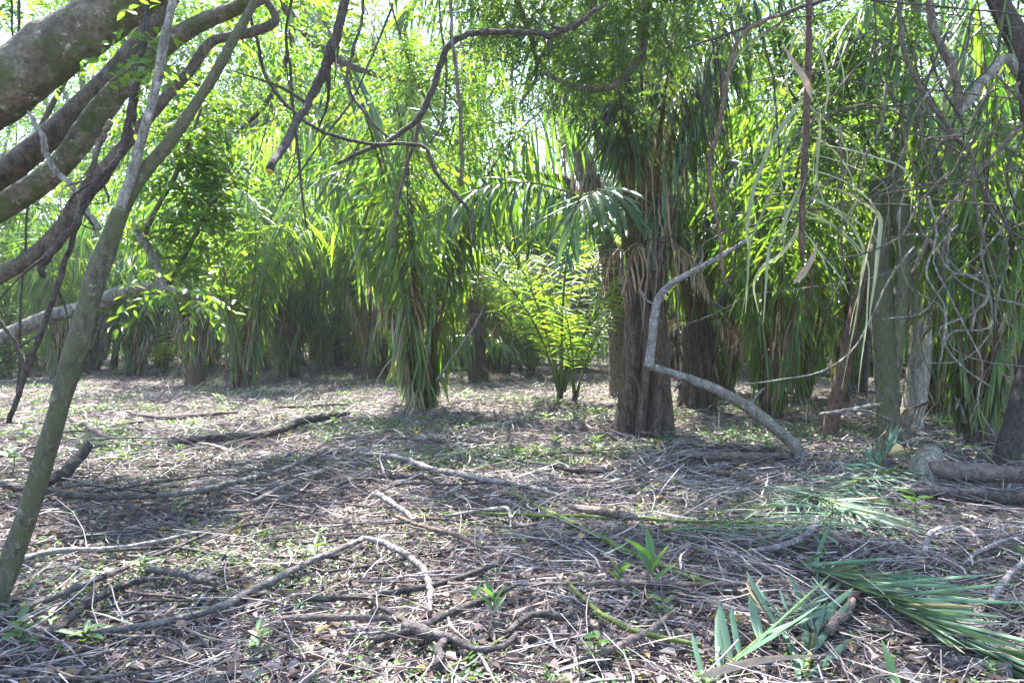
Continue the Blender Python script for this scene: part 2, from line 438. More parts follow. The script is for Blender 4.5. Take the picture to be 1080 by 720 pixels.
# ------------------------------------------------------------------ wood lying on the ground and hanging in the air
def wood(name, label, cat, pts, mat, group=None, d=None, sides=9, rough=.16, n=None, lift=0.0, seed=None, ends=None):
    """a stick, branch or vine traced through photo points: (px, py, thickness px[, distance]); without a distance it lies on the ground"""
    rows = []
    for p in pts:
        dd = p[3] if len(p) > 3 else d
        w = on_ground(p[0], p[1], lift) if dd is None else at(p[0], p[1], dd)
        rows.append([*w, p[2] * w[1] / FPX / 2])
    q = spline(rows, n or max(8, 7 * len(rows)))
    jg = np.random.default_rng(sum(map(ord, label)) + int(abs(pts[0][0]) * 7))
    jit = jg.normal(0, 1, (len(q), 3)); jit = (jit + np.roll(jit, 1, 0) + np.roll(jit, -1, 0)) / 3
    q[1:-1, :3] += jit[1:-1] * np.minimum(q[1:-1, 3:4], .02) * .42
    if d is None:
        k = np.random.default_rng(abs(hash(label)) % 9999 if seed is None else seed)
        q[:, 2] = np.maximum(q[:, 2], gh(q[:, 0], q[:, 1]) + q[:, 3] * .6) + (.085 if lift == 0 else 0)
    loc = q[0, :3].copy()
    s = sum(map(ord, label)) + len(pts)
    m = MB().tube(q[:, :3] - loc, q[:, 3], sides, 0, rough, s)
    if name in ('bare_bough', 'hanging_limb') or (d and pts[0][2] > 4 and not group):
        for _ in range(5 if name == 'bare_bough' else 3):
            k = int(jg.integers(4, max(5, len(q) - 5))); tt = nrm(q[k + 1, :3] - q[k - 1, :3]); dv = nrm(tt * .6 + jg.normal(0, .7, 3) * [1, .6, 1]); ln = jg.uniform(.12, .5)
            e = q[k, :3] - loc; pp = spline(np.array([e, e + dv * ln * .5 + jg.normal(0, .03, 3), e + dv * ln + jg.normal(0, .06, 3)]), 7)
            m2 = MB().tube(pp, q[k, 3] * np.linspace(.5, .15, 7), 5); m.v = m2.v + m.v; m.f = [(f, mm) for f, mm in m2.f] + [(f + m2.n, mm) for f, mm in m.f]; m.n += m2.n
    me = m.mesh(name, [mat] + ([ends] if ends else []))
    if ends:
        for p in list(me.polygons)[-sides:]: p.material_index = 1
    o = link(name, me, None, loc)
    return tag(o, label, cat, group)


GD = 'stick_grey'; DK = 'stick_dark'; BR = 'stick_brown'
for label, cat, name, m, pts in [
    ('dark crooked branch lying beyond the brush, largest one left of the clearing', 'branch', 'fallen_branch', DK, [(178, 478, 7.4), (215, 472, 9.0), (270, 468, 9.0), (310, 456, 8.2), (342, 447, 7.4), (368, 443, 4.9)]),
    ('long dark stick crossing behind the slender leaning trunk', 'branch', 'fallen_branch', DK, [(-20, 518, 6.6), (30, 528, 7.4), (80, 535, 7.4), (135, 536, 6.6), (165, 535, 4.9)]),
    ('grey slanted stick rising from the dark stick to mid clearing', 'branch', 'fallen_branch', GD, [(165, 535, 6.6), (220, 527, 6.6), (270, 514, 5.7), (310, 500, 4.9), (345, 484, 3.3)]),
    ('short dark stub of branch jutting up from the brush pile', 'branch', 'fallen_branch', DK, [(48, 532, 9, 6.5), (62, 518, 12, 6.75), (75, 501, 13, 6.9), (84, 490, 12, 7.0), (95, 476, 9, 7.1)]),
    ('grey stick with a bend beside the sunlit patch', 'branch', 'fallen_branch', GD, [(12, 610, 6.6), (55, 597, 6.6), (110, 594, 5.7), (160, 587, 4.9), (195, 578, 4.1), (218, 573, 3.3)]),
    ('dark straight stick sloping down to the left edge', 'branch', 'fallen_branch', DK, [(-10, 676, 7.4), (50, 650, 7.4), (110, 625, 6.6), (150, 606, 4.9), (190, 590, 4.1), (222, 574, 3.3)]),
    ('thick dark stick in a low arch over the dead leaves', 'branch', 'fallen_branch', DK, [(50, 694, 8.2), (85, 662, 9.0), (125, 638, 8.2), (155, 628, 6.6)]),
    ('long pale stick stretching up to its forked end', 'branch', 'fallen_branch', GD, [(50, 686, 5.7), (110, 686, 6.6), (170, 676, 7.4), (230, 660, 8.2), (290, 628, 8.2), (340, 603, 7.4), (383, 582, 5.7)]),
    ('short mottled dark stick with yellow spots of lichen', 'branch', 'fallen_branch', DK, [(155, 617, 7.4), (190, 623, 7.4), (228, 634, 5.7)]),
    ('slim grey stick angled across the middle of the brush', 'branch', 'fallen_branch', GD, [(265, 542, 4.9), (300, 524, 5.7), (340, 506, 4.9), (352, 500, 3.3)]),
    ('long grey branch arcing across the middle of the clearing', 'branch', 'fallen_branch', GD, [(375, 487, 4.1), (410, 490, 5.7), (450, 503, 6.6), (500, 514, 6.6), (545, 522, 5.7), (590, 534, 4.1)]),
    ('brown branch curving just below the long grey arc', 'branch', 'fallen_branch', BR, [(360, 520, 4.1), (395, 513, 4.9), (440, 513, 4.9), (470, 522, 3.3)]),
    ('pale barked stick with a broken knob at its end', 'branch', 'fallen_branch', GD, [(398, 534, 6.6), (415, 545, 6.6), (430, 555, 5.7), (436, 562, 4.1)]),
    ('dark thin stick running down to the right of the knobbed stick', 'branch', 'fallen_branch', BR, [(418, 557, 4.1), (450, 570, 4.9), (480, 578, 4.9), (508, 592, 3.3)]),
    ('curved grey branch bending down like a hook', 'branch', 'fallen_branch', GD, [(385, 582, 5.7), (410, 590, 6.6), (435, 606, 7.4), (450, 624, 7.4), (453, 645, 6.6), (454, 665, 4.9)]),
    ('black stick lying level beneath the hooked grey branch', 'branch', 'fallen_branch', DK, [(320, 650, 6.6), (375, 648, 6.6), (430, 640, 6.6), (480, 628, 6.6), (540, 606, 5.7)]),
    ('dark branch rising to the right from the wet black root', 'branch', 'fallen_branch', DK, [(395, 697, 6.6), (440, 684, 8.2), (480, 665, 7.4), (520, 647, 5.7), (545, 634, 4.1)]),
    ('thick black root looping over the leaves at the bottom', 'root', 'dead_root', DK, [(425, 682, 13.9), (450, 690, 13.1), (480, 698, 9.8), (500, 706, 7.4), (530, 704, 6.6), (545, 690, 4.9)]),
    ('short black root hanging down from the looping root', 'root', 'dead_root', DK, [(463, 726, 9.8), (464, 706, 9.8), (472, 692, 7.4)]),
    ('brown stick with a flat split end by the white forked stick', 'branch', 'fallen_branch', BR, [(298, 672, 6.6), (340, 671, 7.4), (385, 671, 6.6), (420, 672, 4.1)]),
    ('thin dark stick pointing from the long pale stick into the clearing', 'branch', 'fallen_branch', DK, [(385, 643, 4.9), (405, 660, 5.7), (430, 676, 5.7), (460, 682, 4.1)]),
    ('thick brown log piece lying behind the straight green rod', 'branch', 'fallen_branch', BR, [(600, 546, 5.7), (635, 553, 9.0), (662, 558, 9.0), (672, 559, 6.6)]),
    ('grey log lying flat in front of the fissured palm trunk', 'log', 'fallen_log', BR, [(716, 490, 6.6), (750, 491, 9.0), (790, 492, 9.0), (836, 490, 7.4)]),
    ('brown branch lying among twigs below the grey log', 'branch', 'fallen_branch', BR, [(735, 502, 4.9), (770, 510, 6.6), (800, 519, 6.6), (815, 522, 4.1)]),
    ('long brown stick lying level above the cut green leaf fan', 'branch', 'fallen_branch', BR, [(540, 634, 3.3), (600, 633, 4.1), (665, 632, 5.7), (730, 634, 5.7), (810, 634, 4.1)]),
    ('short purplish stick lying between the green fronds', 'branch', 'fallen_branch', BR, [(873, 688, 10.7), (888, 668, 10.7), (908, 644, 8.2)]),
    ('forked grey branch over the green fallen frond', 'branch', 'fallen_branch', GD, [(790, 596, 4.1), (820, 592, 6.6), (846, 582, 7.4), (860, 570, 6.6), (862, 558, 4.1)]),
    ('stub of sawn wood sticking out of the green frond', 'branch', 'fallen_branch', BR, [(862, 575, 4.9), (878, 580, 6.6), (890, 587, 5.7)]),
    ('grey branch curling over the ground past the green fronds', 'branch', 'fallen_branch', GD, [(975, 600, 5.7), (978, 583, 5.7), (990, 572, 5.7), (1015, 571, 4.9), (1030, 582, 4.1), (1038, 596, 2.5)]),
    ('grey stick with side twig right of the curled branch', 'branch', 'fallen_branch', GD, [(1015, 610, 3.3), (1035, 595, 4.1), (1062, 583, 4.1), (1078, 582, 2.5)]),
    ('pale bent root by the hollow stem at the corner', 'root', 'dead_root', GD, [(1086, 600, 4.1), (1066, 622, 6.6), (1052, 640, 7.4), (1045, 654, 4.9)]),
    ('brown stick crossing the bottom beside the broad green seedling', 'branch', 'fallen_branch', BR, [(635, 712, 7.4), (665, 697, 7.4), (690, 683, 6.6), (712, 664, 4.9)]),
    ('dark stick with a downturned end left of the broad seedling', 'branch', 'fallen_branch', DK, [(534, 690, 6.6), (555, 672, 7.4), (575, 668, 7.4), (598, 670, 6.6), (604, 652, 4.9)]),
    ('grey stick lying left of the hooked branch near its fork', 'branch', 'fallen_branch', GD, [(470, 557, 4.1), (530, 548, 4.9), (540, 560, 3.3)]),
    ('brown branch lying half buried by the trunks of the far left palms', 'branch', 'fallen_branch', BR, [(135, 440, 3.3), (170, 447, 4.9), (215, 444, 4.9), (250, 440, 3.3)]),
    ('brown stick angled away beside the slender trunk', 'branch', 'fallen_branch', BR, [(75, 448, 4.1), (92, 456, 5.7), (112, 470, 5.7)]),
    ('brown limb leaning against the ground by the skirted palm', 'branch', 'fallen_branch', BR, [(365, 432, 2.5), (330, 433, 3.3), (295, 435, 3.3)]),
    ('dark stick lying right of the fissured palm, pointing at the palm', 'branch', 'fallen_branch', DK, [(540, 492, 3.3), (580, 500, 4.9), (610, 507, 4.9), (640, 505, 3.3)]),
]:
    wood(name, label, cat, pts, M[m])

wood('fallen_log', 'upper of the two thick brown logs by the dark edge trunk', 'log', [(978, 508, 15), (1010, 512, 19), (1050, 514, 19), (1110, 517, 19)], M['brown_wood'], sides=14, rough=.12, ends=M['cut_face'])
wood('fallen_log', 'lower of the two thick brown logs, nearer the curled branch', 'log', [(955, 531, 9), (990, 535, 14), (1040, 538, 14), (1110, 541, 15)], M['dark_wood'], sides=14, rough=.12)
wood('palm_rod', 'straight thin dark green rod lying level across the clearing', 'stem', [(470, 541, 3), (560, 543, 4), (680, 547, 4), (840, 552, 3)], M['green_petiole'], rough=.03, lift=.07)
wood('fallen_petiole', 'long green brown palm stalk slanting down to the leaf fan', 'stem', [(535, 519, 4), (580, 540, 6), (640, 570, 7), (700, 597, 7), (760, 620, 6), (800, 632, 4)], M['green_petiole'], rough=.05, lift=.05)
wood('cut_shoot', 'curved green stem ending at the cut leaf fan', 'stem', [(598, 630, 4), (615, 650, 5), (650, 678, 6), (690, 692, 6), (740, 702, 5)], M['green_petiole'], rough=.05)
wood('cut_shoot', 'thin straight green stem in front of the looping root', 'stem', [(470, 706, 4), (500, 690, 4), (540, 667, 3)], M['green_petiole'], rough=.05, lift=.06)

# the white forked stick
P0 = on_ground(415, 722)
t = thing('forked_stick', P0, 'bleached white forked stick standing out among dark twigs', 'stick')
def loc_tube(rows, base, sides=9, rough=.15, seed=0, n=None):
    q = spline([[*r[0], r[1]] for r in rows], n or 6 * len(rows))
    return MB().tube(q[:, :3] - base, q[:, 3], sides, 0, rough, seed)
A = [(at(383, 643, 3.72), .012), (at(384, 668, 3.66), .019), (at(391, 690, 3.6), .021), (at(404, 708, 3.55), .02), (on_ground(418, 724) + [0, 0, .02], .017)]
loc_tube(A, P0).build('stem', M['pale_wood'], t)
loc_tube([(at(385, 672, 3.64), .015), (at(398, 669, 3.63), .012), (at(409, 672, 3.63), .008)], P0).build('side_twig', M['pale_wood'], t)

# the bent grey branch in front of the fissured palm
b0 = on_ground(852, 491)
t = thing('bent_branch', b0, 'pale grey branch bent at a sharp elbow in front of the palm', 'branch')
d0 = b0[1]
tr = lambda L, d: [(at(p[0], p[1], p[3] if len(p) > 3 else d), p[2] * (p[3] if len(p) > 3 else d) / FPX / 2) for p in L]
loc_tube([(b0, .068)] + tr([(838, 470, 12), (818, 452, 12), (790, 430, 12), (758, 412, 11), (725, 399, 10), (700, 391, 9), (684, 386, 9)], d0 + .1), b0, 12, .12).build('lower_limb', M['grey_bark'], t)
loc_tube(tr([(684, 387, 11), (687, 365, 9), (690, 335, 9), (696, 312, 8), (710, 298, 7), (735, 284, 6), (760, 270, 5), (790, 252, 4)], d0 + .1), b0, 10, .12).build('upper_limb', M['dead_wood'], t)

for rr in ([(790, 431, 4), (797, 418, 3), (806, 409, 2)], [(725, 399, 4), (716, 405, 3), (711, 413, 2)], [(692, 322, 3), (682, 316, 2), (676, 306, 1)], [(735, 284, 3), (741, 272, 2), (740, 262, 1)]):
    loc_tube(tr(rr, d0 + .1), b0, 7, .15).build('side_twig', M['dead_wood'], t)
# stump and cut pieces at the right
c0 = on_ground(974, 508)
t = thing('cut_stump', c0, 'thick cut log standing tilted beside the twin trunks', 'stump')
loc_tube([(c0 + [0, 0, -.05], .14), (at(974, 495, c0[1] + .05), .13), (at(981, 478, c0[1] + .25), .115)], c0, 18, .1, 4, 10).build('trunk', M['grey_bark'], t)
c1 = on_ground(947, 484)
t = thing('log_end', c1, 'short log with an orange freshly cut face behind the green frond', 'log')
q = np.array([at(932, 474, c1[1] + .3), at(944, 477, c1[1])]); q[:, 2] = np.maximum(q[:, 2], gh(q[:, 0], q[:, 1]) + .09)
MB().tube(spline(q, 6) - c1, .11, 18, 0, .08, 3).build('bark', M['brown_bark'], t)
dv = nrm(q[1] - q[0]); MB().tube(np.array([q[1] - dv * .01, q[1] + dv * .012]) - c1, .098, 18, 0, .05, 3).build('cut_face', M['cut_face'], t)
c2 = on_ground(1042, 716)
t = thing('hollow_stem', c2, 'broken hollow grey stem end in the corner by the fronds', 'stem')
q = np.array([c2 + [-.16, .12, .03], c2 + [0, 0, .05], c2 + [.07, -.05, .06]])
MB().tube(spline(q, 8) - c2, .034, 16, 0, .04, 2).build('tube', M['dead_wood'], t)
dv = nrm(q[2] - q[1]); MB().tube(np.array([q[2] - dv * .002, q[2] + dv * .004]) - c2, .024, 16, 0).build('hollow', M['dark_bark'], t)  # dark disc on the closed end, standing in for the shaded inside

# loose sticks one can count, by look
g = np.random.default_rng(77)
def stick_mesh(g, L, r, name, mat, knots=7):
    s = np.linspace(-.5, .5, knots)
    P = np.stack([s * L, np.cumsum(g.normal(0, .045, knots)) * L * .8, np.abs(np.cumsum(g.normal(0, .012, knots))) * L], -1)
    P -= [0, P[:, 1].mean(), P[:, 2].min()]
    q = spline(np.column_stack([P, r * np.linspace(1, g.uniform(.4, .7), knots)]), 18)
    m = MB().tube(q[:, :3], q[:, 3], 7, 0, .22, int(g.integers(999)))
    for _ in range(int(g.integers(0, 3))):
        k = int(g.integers(4, 15)); a = g.choice([-1, 1]) * g.uniform(.5, 1.0)
        tt = q[k + 1, :3] - q[k - 1, :3]; tt /= np.linalg.norm(tt)
        dr = np.array([tt[0] * math.cos(a) - tt[1] * math.sin(a), tt[0] * math.sin(a) + tt[1] * math.cos(a), g.uniform(0, .3)])
        l = L * g.uniform(.08, .25); e = q[k, :3]
        m.tube(spline(np.array([e, e + dr * l * .5 + g.normal(0, .02, 3) * l, e + dr * l]), 6), q[k, 3] * np.linspace(.7, .35, 6), 5)
    return m.mesh(name, mat)
KINDS = [
    (60, 'thin pale grey stick strewn flat over the near leaf litter', 'pale grey sticks strewn over the near litter', GD, 2.7, 7.5, .5, 1.2, .004, .009),
    (60, 'thin dark brown stick strewn flat over the near leaf litter', 'dark sticks strewn over the near litter', DK, 2.7, 7.5, .5, 1.4, .005, .011),
    (45, 'thin reddish brown stick strewn flat over the near leaf litter', 'reddish sticks strewn over the near litter', BR, 2.7, 7.5, .4, 1.2, .004, .009),
    (46, 'long thin stick in the tangled brush beyond the slender leaning trunk', 'long sticks of the tangled brush', DK, 4.6, 9.5, 1.2, 2.6, .006, .012),
    (55, 'grey stick lying in the deeper part of the clearing', 'grey sticks in the deeper clearing', GD, 7.5, 19, .8, 1.9, .007, .016),
    (45, 'dark stick lying in the deeper part of the clearing', 'dark sticks in the deeper clearing', DK, 7.5, 19, .8, 2.1, .009, .02),
]
for n, label, grp, mk, y0, y1, l0, l1, r0, r1 in KINDS:
    protos = [stick_mesh(g, g.uniform(l0, l1), g.uniform(r0, r1), 'stick', M[mk]) for _ in range(9)]
    for k in range(n):
        y = y0 * (y1 / y0) ** g.random(); x = g.uniform(-1, 1) * (.78 * y + .2)
        if 'brush' in grp: x = -.75 * y * g.random() ** .8
        o = link('stick', protos[k % 9], None, (x, y, float(gh(x, y)) + g.uniform(.012, .06)), (g.normal(0, .06), g.normal(0, .05), g.uniform(0, 6.28) if g.random() < .4 else g.normal(0, .5)), g.uniform(.75, 1.15))
        tag(o, label, 'stick', grp)

# ------------------------------------------------------------------ fronds and palms
def frond_parts(P, up, pairs, LL, LW, s0, droop, seed, segs=4, fold=True, alpha=(66, 28), rise=14, r0=.022, ragged=.16, twist=.45, side_only=None, tipr=.25, quick=.75):
    g = np.random.default_rng(seed)
    n = len(P); seg = np.linalg.norm(np.diff(P, axis=0), axis=1); u = np.concatenate([[0], np.cumsum(seg)]); u /= u[-1]
    T = nrm(np.gradient(P, axis=0)); up = np.broadcast_to(np.asarray(up, float), P.shape); N = nrm(up - T * (T * up).sum(-1, keepdims=True))
    ra = MB().tube(P, r0 * (1 - .86 * u) * np.where(u < .06, 1.6 - 10 * u, 1.0), 7, 0, .03, seed)
    s = np.repeat(np.linspace(s0, .995, pairs), 2) + g.normal(0, .3 / pairs, pairs * 2)
    s = np.clip(s, s0, 1.0); side = np.tile([1.0, -1.0], pairs)
    keep = g.random(len(s)) > ragged
    if side_only is not None: keep &= side == side_only
    s, side = s[keep], side[keep]; m = len(s)
    def lerp(A): return np.stack([np.interp(s, u, A[:, c]) for c in range(3)], -1)
    p, t, nn = lerp(P), nrm(lerp(T)), nrm(lerp(N)); S = np.cross(t, nn) * side[:, None]
    v = (s - s0) / (1 - s0)
    al = np.radians(alpha[0] + (alpha[1] - alpha[0]) * v + g.normal(0, 5 + 3 * (LL < .8), m)); be = np.radians(rise + g.normal(0, 12, m))
    d = t * np.cos(al)[:, None] + np.sin(al)[:, None] * (S * np.cos(be)[:, None] + nn * np.sin(be)[:, None])
    L = LL * (tipr + (1 - tipr) * np.sin(np.pi * np.clip(v * .82 + .16, 0, 1))) * g.uniform(.7, 1.15, m)
    B = nrm(t - d * (t * d).sum(-1, keepdims=True))
    tw = g.normal(0, twist, m)[:, None]; B = nrm(B * np.cos(tw) + np.cross(d, B) * np.sin(tw))
    prof = np.interp(np.linspace(0, 1, segs + 1), [0, .12, .5, .8, 1], [.5, .95, 1, .85, .06])
    pts, ws, fl = [], [], []
    q = p.copy(); dr = droop * np.where(g.random(m) < .15, g.uniform(.15, .6, m), g.uniform(.75, 1.3, m))
    for k in range(segs + 1):
        dk = nrm(d + np.array([0, 0, -1.0]) * (dr * (k / segs) ** quick)[:, None])
        B = nrm(B - dk * (B * dk).sum(-1, keepdims=True))
        if k: q = q + dk * (L / segs)[:, None]
        w = LW * .5 * prof[k] * (L / LL) ** .35
        pts.append(q.copy()); ws.append(B * w[:, None]); fl.append(np.cross(dk, B) * (w * .45 * -side)[:, None])
    lf = MB(); lf.strips(np.stack(pts, 1), np.stack(ws, 1), 0, np.stack(fl, 1) if fold else None)
    return ra, lf


def curve(L, e0, e1, pw, n=16, sway=0.0, bow=0.0):
    s = np.linspace(0, 1, n); e = np.radians(e0 + (e1 - e0) * s ** pw); b = sway * s ** 1.5
    st = np.stack([np.cos(e) * np.cos(b), np.cos(e) * np.sin(b) + bow * s, np.sin(e)], -1) * (L / (n - 1))
    P = np.cumsum(st, 0); return P - P[0]


def frond_lib(kind, L, e0, e1, pw, pairs, LL, LW, s0, droop, leaf, stalk, count, seed, segs, fold, one, **kw):
    out = []
    for k in range(count):
        g = np.random.default_rng(seed + k)
        P = curve(L * g.uniform(.88, 1.1), e0 + g.normal(0, 3), e1 + g.normal(0, 9), pw, 16, g.normal(0, .25))
        ra, lf = frond_parts(P, (-math.sin(R(30)), 0, math.cos(R(30))) if e0 < 60 else (-.8, 0, .6), pairs, LL, LW, s0, droop * (1.0, .7, 1.15, .5)[k % 4], seed * 31 + k, segs, fold, **kw)
        if one:
            V = MB(); V.v = ra.v + lf.v; V.f = ra.f + [(f + ra.n, 1) for f, _ in lf.f]; V.n = ra.n + lf.n
            out.append((V.mesh('frond', [M[stalk], M[leaf]]), None))
        else:
            out.append((ra.mesh('rachis', M[stalk]), lf.mesh('foliage', M[leaf])))
    return out


F = {}
def lib(pre, leaf, dark, near, LLs=1.0, seed=0, sup=.30):
    a = dict(segs=5 if near else 3, fold=near, one=not near); c = 4 if near else 3; pr = 1.0 if near else .75
    w = .054 if near else .08
    F[pre + 'up'] = frond_lib('up', 7.0, 86, 60, 2.4, int(42 * pr), 1.5 * LLs, w, sup, 3.8, leaf, 'petiole', c, seed + 1, r0=.034, rise=0, quick=.4, **a)
    F[pre + 'arch'] = frond_lib('arch', 7.0, 84, -22, 2.5, int(48 * pr), 1.4 * LLs, w, sup + .02, 3.0, leaf, 'petiole', c, seed + 20, r0=.034, rise=4, quick=.45, **a)
    F[pre + 'low'] = frond_lib('low', 4.2, 60, -50, 1.2, int(48 * pr), .9 * LLs, w, .16, 2.2, leaf, 'green_petiole', c, seed + 40, r0=.025, rise=6, **a)
    F[pre + 'skirt'] = frond_lib('skirt', 2.6, 86, 55, 1.6, int(24 * pr), 1.0 * LLs, w * .75, .10, 7.0, leaf, 'petiole', c, seed + 60, r0=.022, rise=0, ragged=.2, **a)
    F[pre + 'brown'] = frond_lib('brown', 2.4, 86, 50, 1.6, int(22 * pr), .9 * LLs, w * .6, .10, 7.0, 'dead_frond', 'petiole', c, seed + 70, r0=.02, rise=0, ragged=.3, twist=1.0, **a)
    F[pre + 'dead'] = frond_lib('dead', 3.0, 55, -88, .32, int(40 * pr), .8, w * .5, .12, 4.0, 'dead_frond', 'petiole', c, seed + 80, ragged=.35, twist=1.2, **a)
lib('near_', 'palm_leaf', 0, True, 1.0, 100)
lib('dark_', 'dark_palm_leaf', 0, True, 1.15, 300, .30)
lib('far_', 'palm_leaf', 0, False, 1.0, 500)
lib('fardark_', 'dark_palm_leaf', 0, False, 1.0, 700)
F['stub_dead'] = frond_lib('stub', 1.5, 70, -80, .4, 22, .5, .026, .1, 4.0, 'dead_frond', 'petiole', 4, 980, segs=5, fold=True, one=False, ragged=.35, twist=1.2)
F['young'] = frond_lib('young', 4.3, 79, -12, 1.9, 54, .56, .024, .18, .6, 'young_palm_leaf', 'green_petiole', 5, 900, segs=4, fold=True, one=False, alpha=(68, 30), twist=.2, rise=6)
F['faryoung'] = frond_lib('faryoung', 2.7, 76, 0, 1.5, 36, .55, .05, .2, .6, 'young_palm_leaf', 'green_petiole', 3, 950, segs=3, fold=False, one=True, alpha=(72, 34), twist=.15)


def palm(label, loc, plan, trunk_h, trunk_r, seed, group=None, bark='palm_bark', boots=0, sc=1.0, ridge=5, ramp=.25, flare=1.25, lean=(0, 0), phase=None, sides=26):
    """plan: list of (frond kind, how many, height on trunk as a share, first azimuth or None, spread deg)"""
    g = np.random.default_rng(seed)
    t = thing('palm_tree', loc, label, 'palm', group)
    h = np.linspace(-.12, trunk_h, 14); k = (h + .12) / (trunk_h + .12)
    P = np.stack([lean[0] * k ** 1.5 + .03 * np.sin(k * 5 + seed), lean[1] * k ** 1.5 + 0 * k, h], -1)
    rr = trunk_r * (flare + (1 - flare) * np.minimum(1, k * 3)) * (1 - .12 * k) * np.where(k > .9, 1 - (k - .9) * 5.5, 1)
    MB().tube(P, rr, sides, 0, .12, seed, ridge, ramp).build('trunk', M[bark], t)
    for b in range(boots):
        a = g.uniform(0, 6.283); z = (.38 + .62 * g.random() ** .7) * trunk_h if b % 4 else g.uniform(0, .3) * trunk_h; l = g.uniform(.25, .8) * (1.6 if g.random() < .25 else 1)
        kk = (z + .12) / (trunk_h + .12); cx, cy = lean[0] * kk ** 1.5, lean[1] * kk ** 1.5
        rad = trunk_r * g.uniform(.98, 1.2)
        pts = np.array([[cx + rad * math.cos(a), cy + rad * math.sin(a), z], [cx + (rad + .05) * math.cos(a), cy + (rad + .05) * math.sin(a), z + l * .5],
                        [cx + (rad + .05 + g.uniform(0, .12)) * math.cos(a + g.normal(0, .18)), cy + (rad + .05 + g.uniform(0, .12)) * math.sin(a + g.normal(0, .08)), z + l]])
        MB().tube(spline(pts, 7), np.linspace(.06, .018, 7) * g.uniform(.6, 1.3), 8, 0, .3, b + seed, flat=.55).build('leaf_base', M[(bark, 'red_bark', bark, 'dead_wood', 'red_bark')[b % 5]], t)
    for kind, n, hs, a0, spread in plan:
        for q in range(n):
            a = R(a0 + (q / max(n - 1, 1) - .5) * spread + g.normal(0, 8)) if a0 is not None else 2.39996 * q + g.normal(0, .3) + seed
            me, lf = F[kind][int(g.integers(len(F[kind])))]
            kk = min(1, hs + g.normal(0, .02)); z = kk * trunk_h
            rad = trunk_r * .75
            L3 = (lean[0] * kk ** 1.5 + rad * math.cos(a), lean[1] * kk ** 1.5 + rad * math.sin(a), z)
            o = link('frond' if 'dead' not in kind else 'dead_frond', me, t, L3, (g.normal(0, .07), g.normal(.03, .07), a), sc * g.uniform(.72, 1.12))
            if lf is not None: link('foliage', lf, o)
    return t


def gpt(px, py): return on_ground(px, py)

NU, NA, NS, ND, DU, DA, DS = 'near_up', 'near_arch', 'near_skirt', 'near_dead', 'dark_up', 'dark_arch', 'dark_skirt'
def plan(*kv): return [(kv[q], kv[q + 1], kv[q + 2], None, 0) for q in range(0, len(kv), 3)]
palm('palm clump with a green leaf skirt to its foot, alone in mid clearing', gpt(443, 432), plan(NU, 9, .9, NA, 8, .9, DA, 3, .9, NS, 7, .4, 'near_brown', 3, .5, ND, 1, .9), .5, .2, 11, boots=6, sc=1.18)
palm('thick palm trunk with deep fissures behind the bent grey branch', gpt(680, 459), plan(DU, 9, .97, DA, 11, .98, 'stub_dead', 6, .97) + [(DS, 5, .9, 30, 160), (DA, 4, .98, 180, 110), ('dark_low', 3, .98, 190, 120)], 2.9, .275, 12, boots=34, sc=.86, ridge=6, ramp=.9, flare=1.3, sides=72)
hero = [o for o in col.objects if o.get('label', '').startswith('thick palm trunk with deep')][0]
gg = np.random.default_rng(14); n = 110; m = MB(); hb0 = np.array(hero.location)
k = gg.random(n); C = np.array([at(a, c, hb0[1] - .3) for a, c in zip(702 - 12 * k + gg.normal(0, 8, n), 60 + 190 * k)]) + gg.normal(0, .1, (n, 3)); LL = gg.uniform(.4, 1.8, n)
sv = np.linspace(0, 1, 7); P = C[:, None] + np.stack([np.cumsum(gg.normal(0, .035, (n, 7)), 1), np.cumsum(gg.normal(0, .025, (n, 7)), 1), -sv[None] * LL[:, None]], -1)
W = nrm(np.stack([gg.normal(0, 1, n), gg.normal(0, 1, n), np.zeros(n)], -1))[:, None] * np.array([.4, 1, 1, 1, .9, .7, .2])[None, :, None] * .012
m.strips(P - hb0, W); m.build('dry_leaves', M['dead_frond'], hero)
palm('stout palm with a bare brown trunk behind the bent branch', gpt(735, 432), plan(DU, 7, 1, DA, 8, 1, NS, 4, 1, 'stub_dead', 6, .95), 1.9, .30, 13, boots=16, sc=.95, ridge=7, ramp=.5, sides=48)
palm('young palm with glowing yellow green leaflets in the sunlit gap', gpt(592, 424), plan('young', 12, .9), .25, .07, 14, sc=1.25, ridge=3)
palm('second young palm sprouting just beside the glowing one', gpt(607, 426), plan('young', 5, .9), .25, .06, 15, sc=.9, ridge=3)
palm('leafy palm clump with dark base behind the slanted grey stick', gpt(258, 411), plan(NU, 8, .9, NA, 8, .9, NS, 7, .6, 'near_brown', 3, .7, ND, 1, .9), .6, .22, 16, boots=6, sc=1.05)
palm('palm with a dark red fibrous foot left of the leafy clump', gpt(206, 404), plan(NU, 7, .9, NA, 7, .9, NS, 5, .7, 'near_brown', 4, .7, ND, 2, .9), 1.0, .28, 17, boots=10, sc=1.05, bark='red_bark')
palm('palm clump of dark stems right of the bent branch elbow', gpt(812, 446), plan(NU, 8, .9, NA, 7, .9, NS, 6, .6, 'near_brown', 3, .7, ND, 2, .9), .6, .18, 18, boots=6, sc=.95)
palm('palm clump with long green straps near the dark edge trunk', gpt(1030, 470), plan(NU, 9, .9, NA, 7, .9, NS, 7, .6, 'near_brown', 3, .7, ND, 2, .9), .6, .18, 19, boots=6, sc=.85)
palm('palm clump standing behind the twin grey trunks', gpt(990, 437), plan(NU, 5, .9, DU, 4, .9, NA, 7, .9, NS, 6, .6, 'near_brown', 3, .7, ND, 2, .9), .7, .2, 20, boots=4, sc=1.0)
palm('palm with a short brown trunk and a pale arched frond mid grove', gpt(503, 403), plan(NU, 5, 1, 'near_low', 5, 1, NA, 7, 1), 2.2, .30, 21, boots=8, sc=.9)
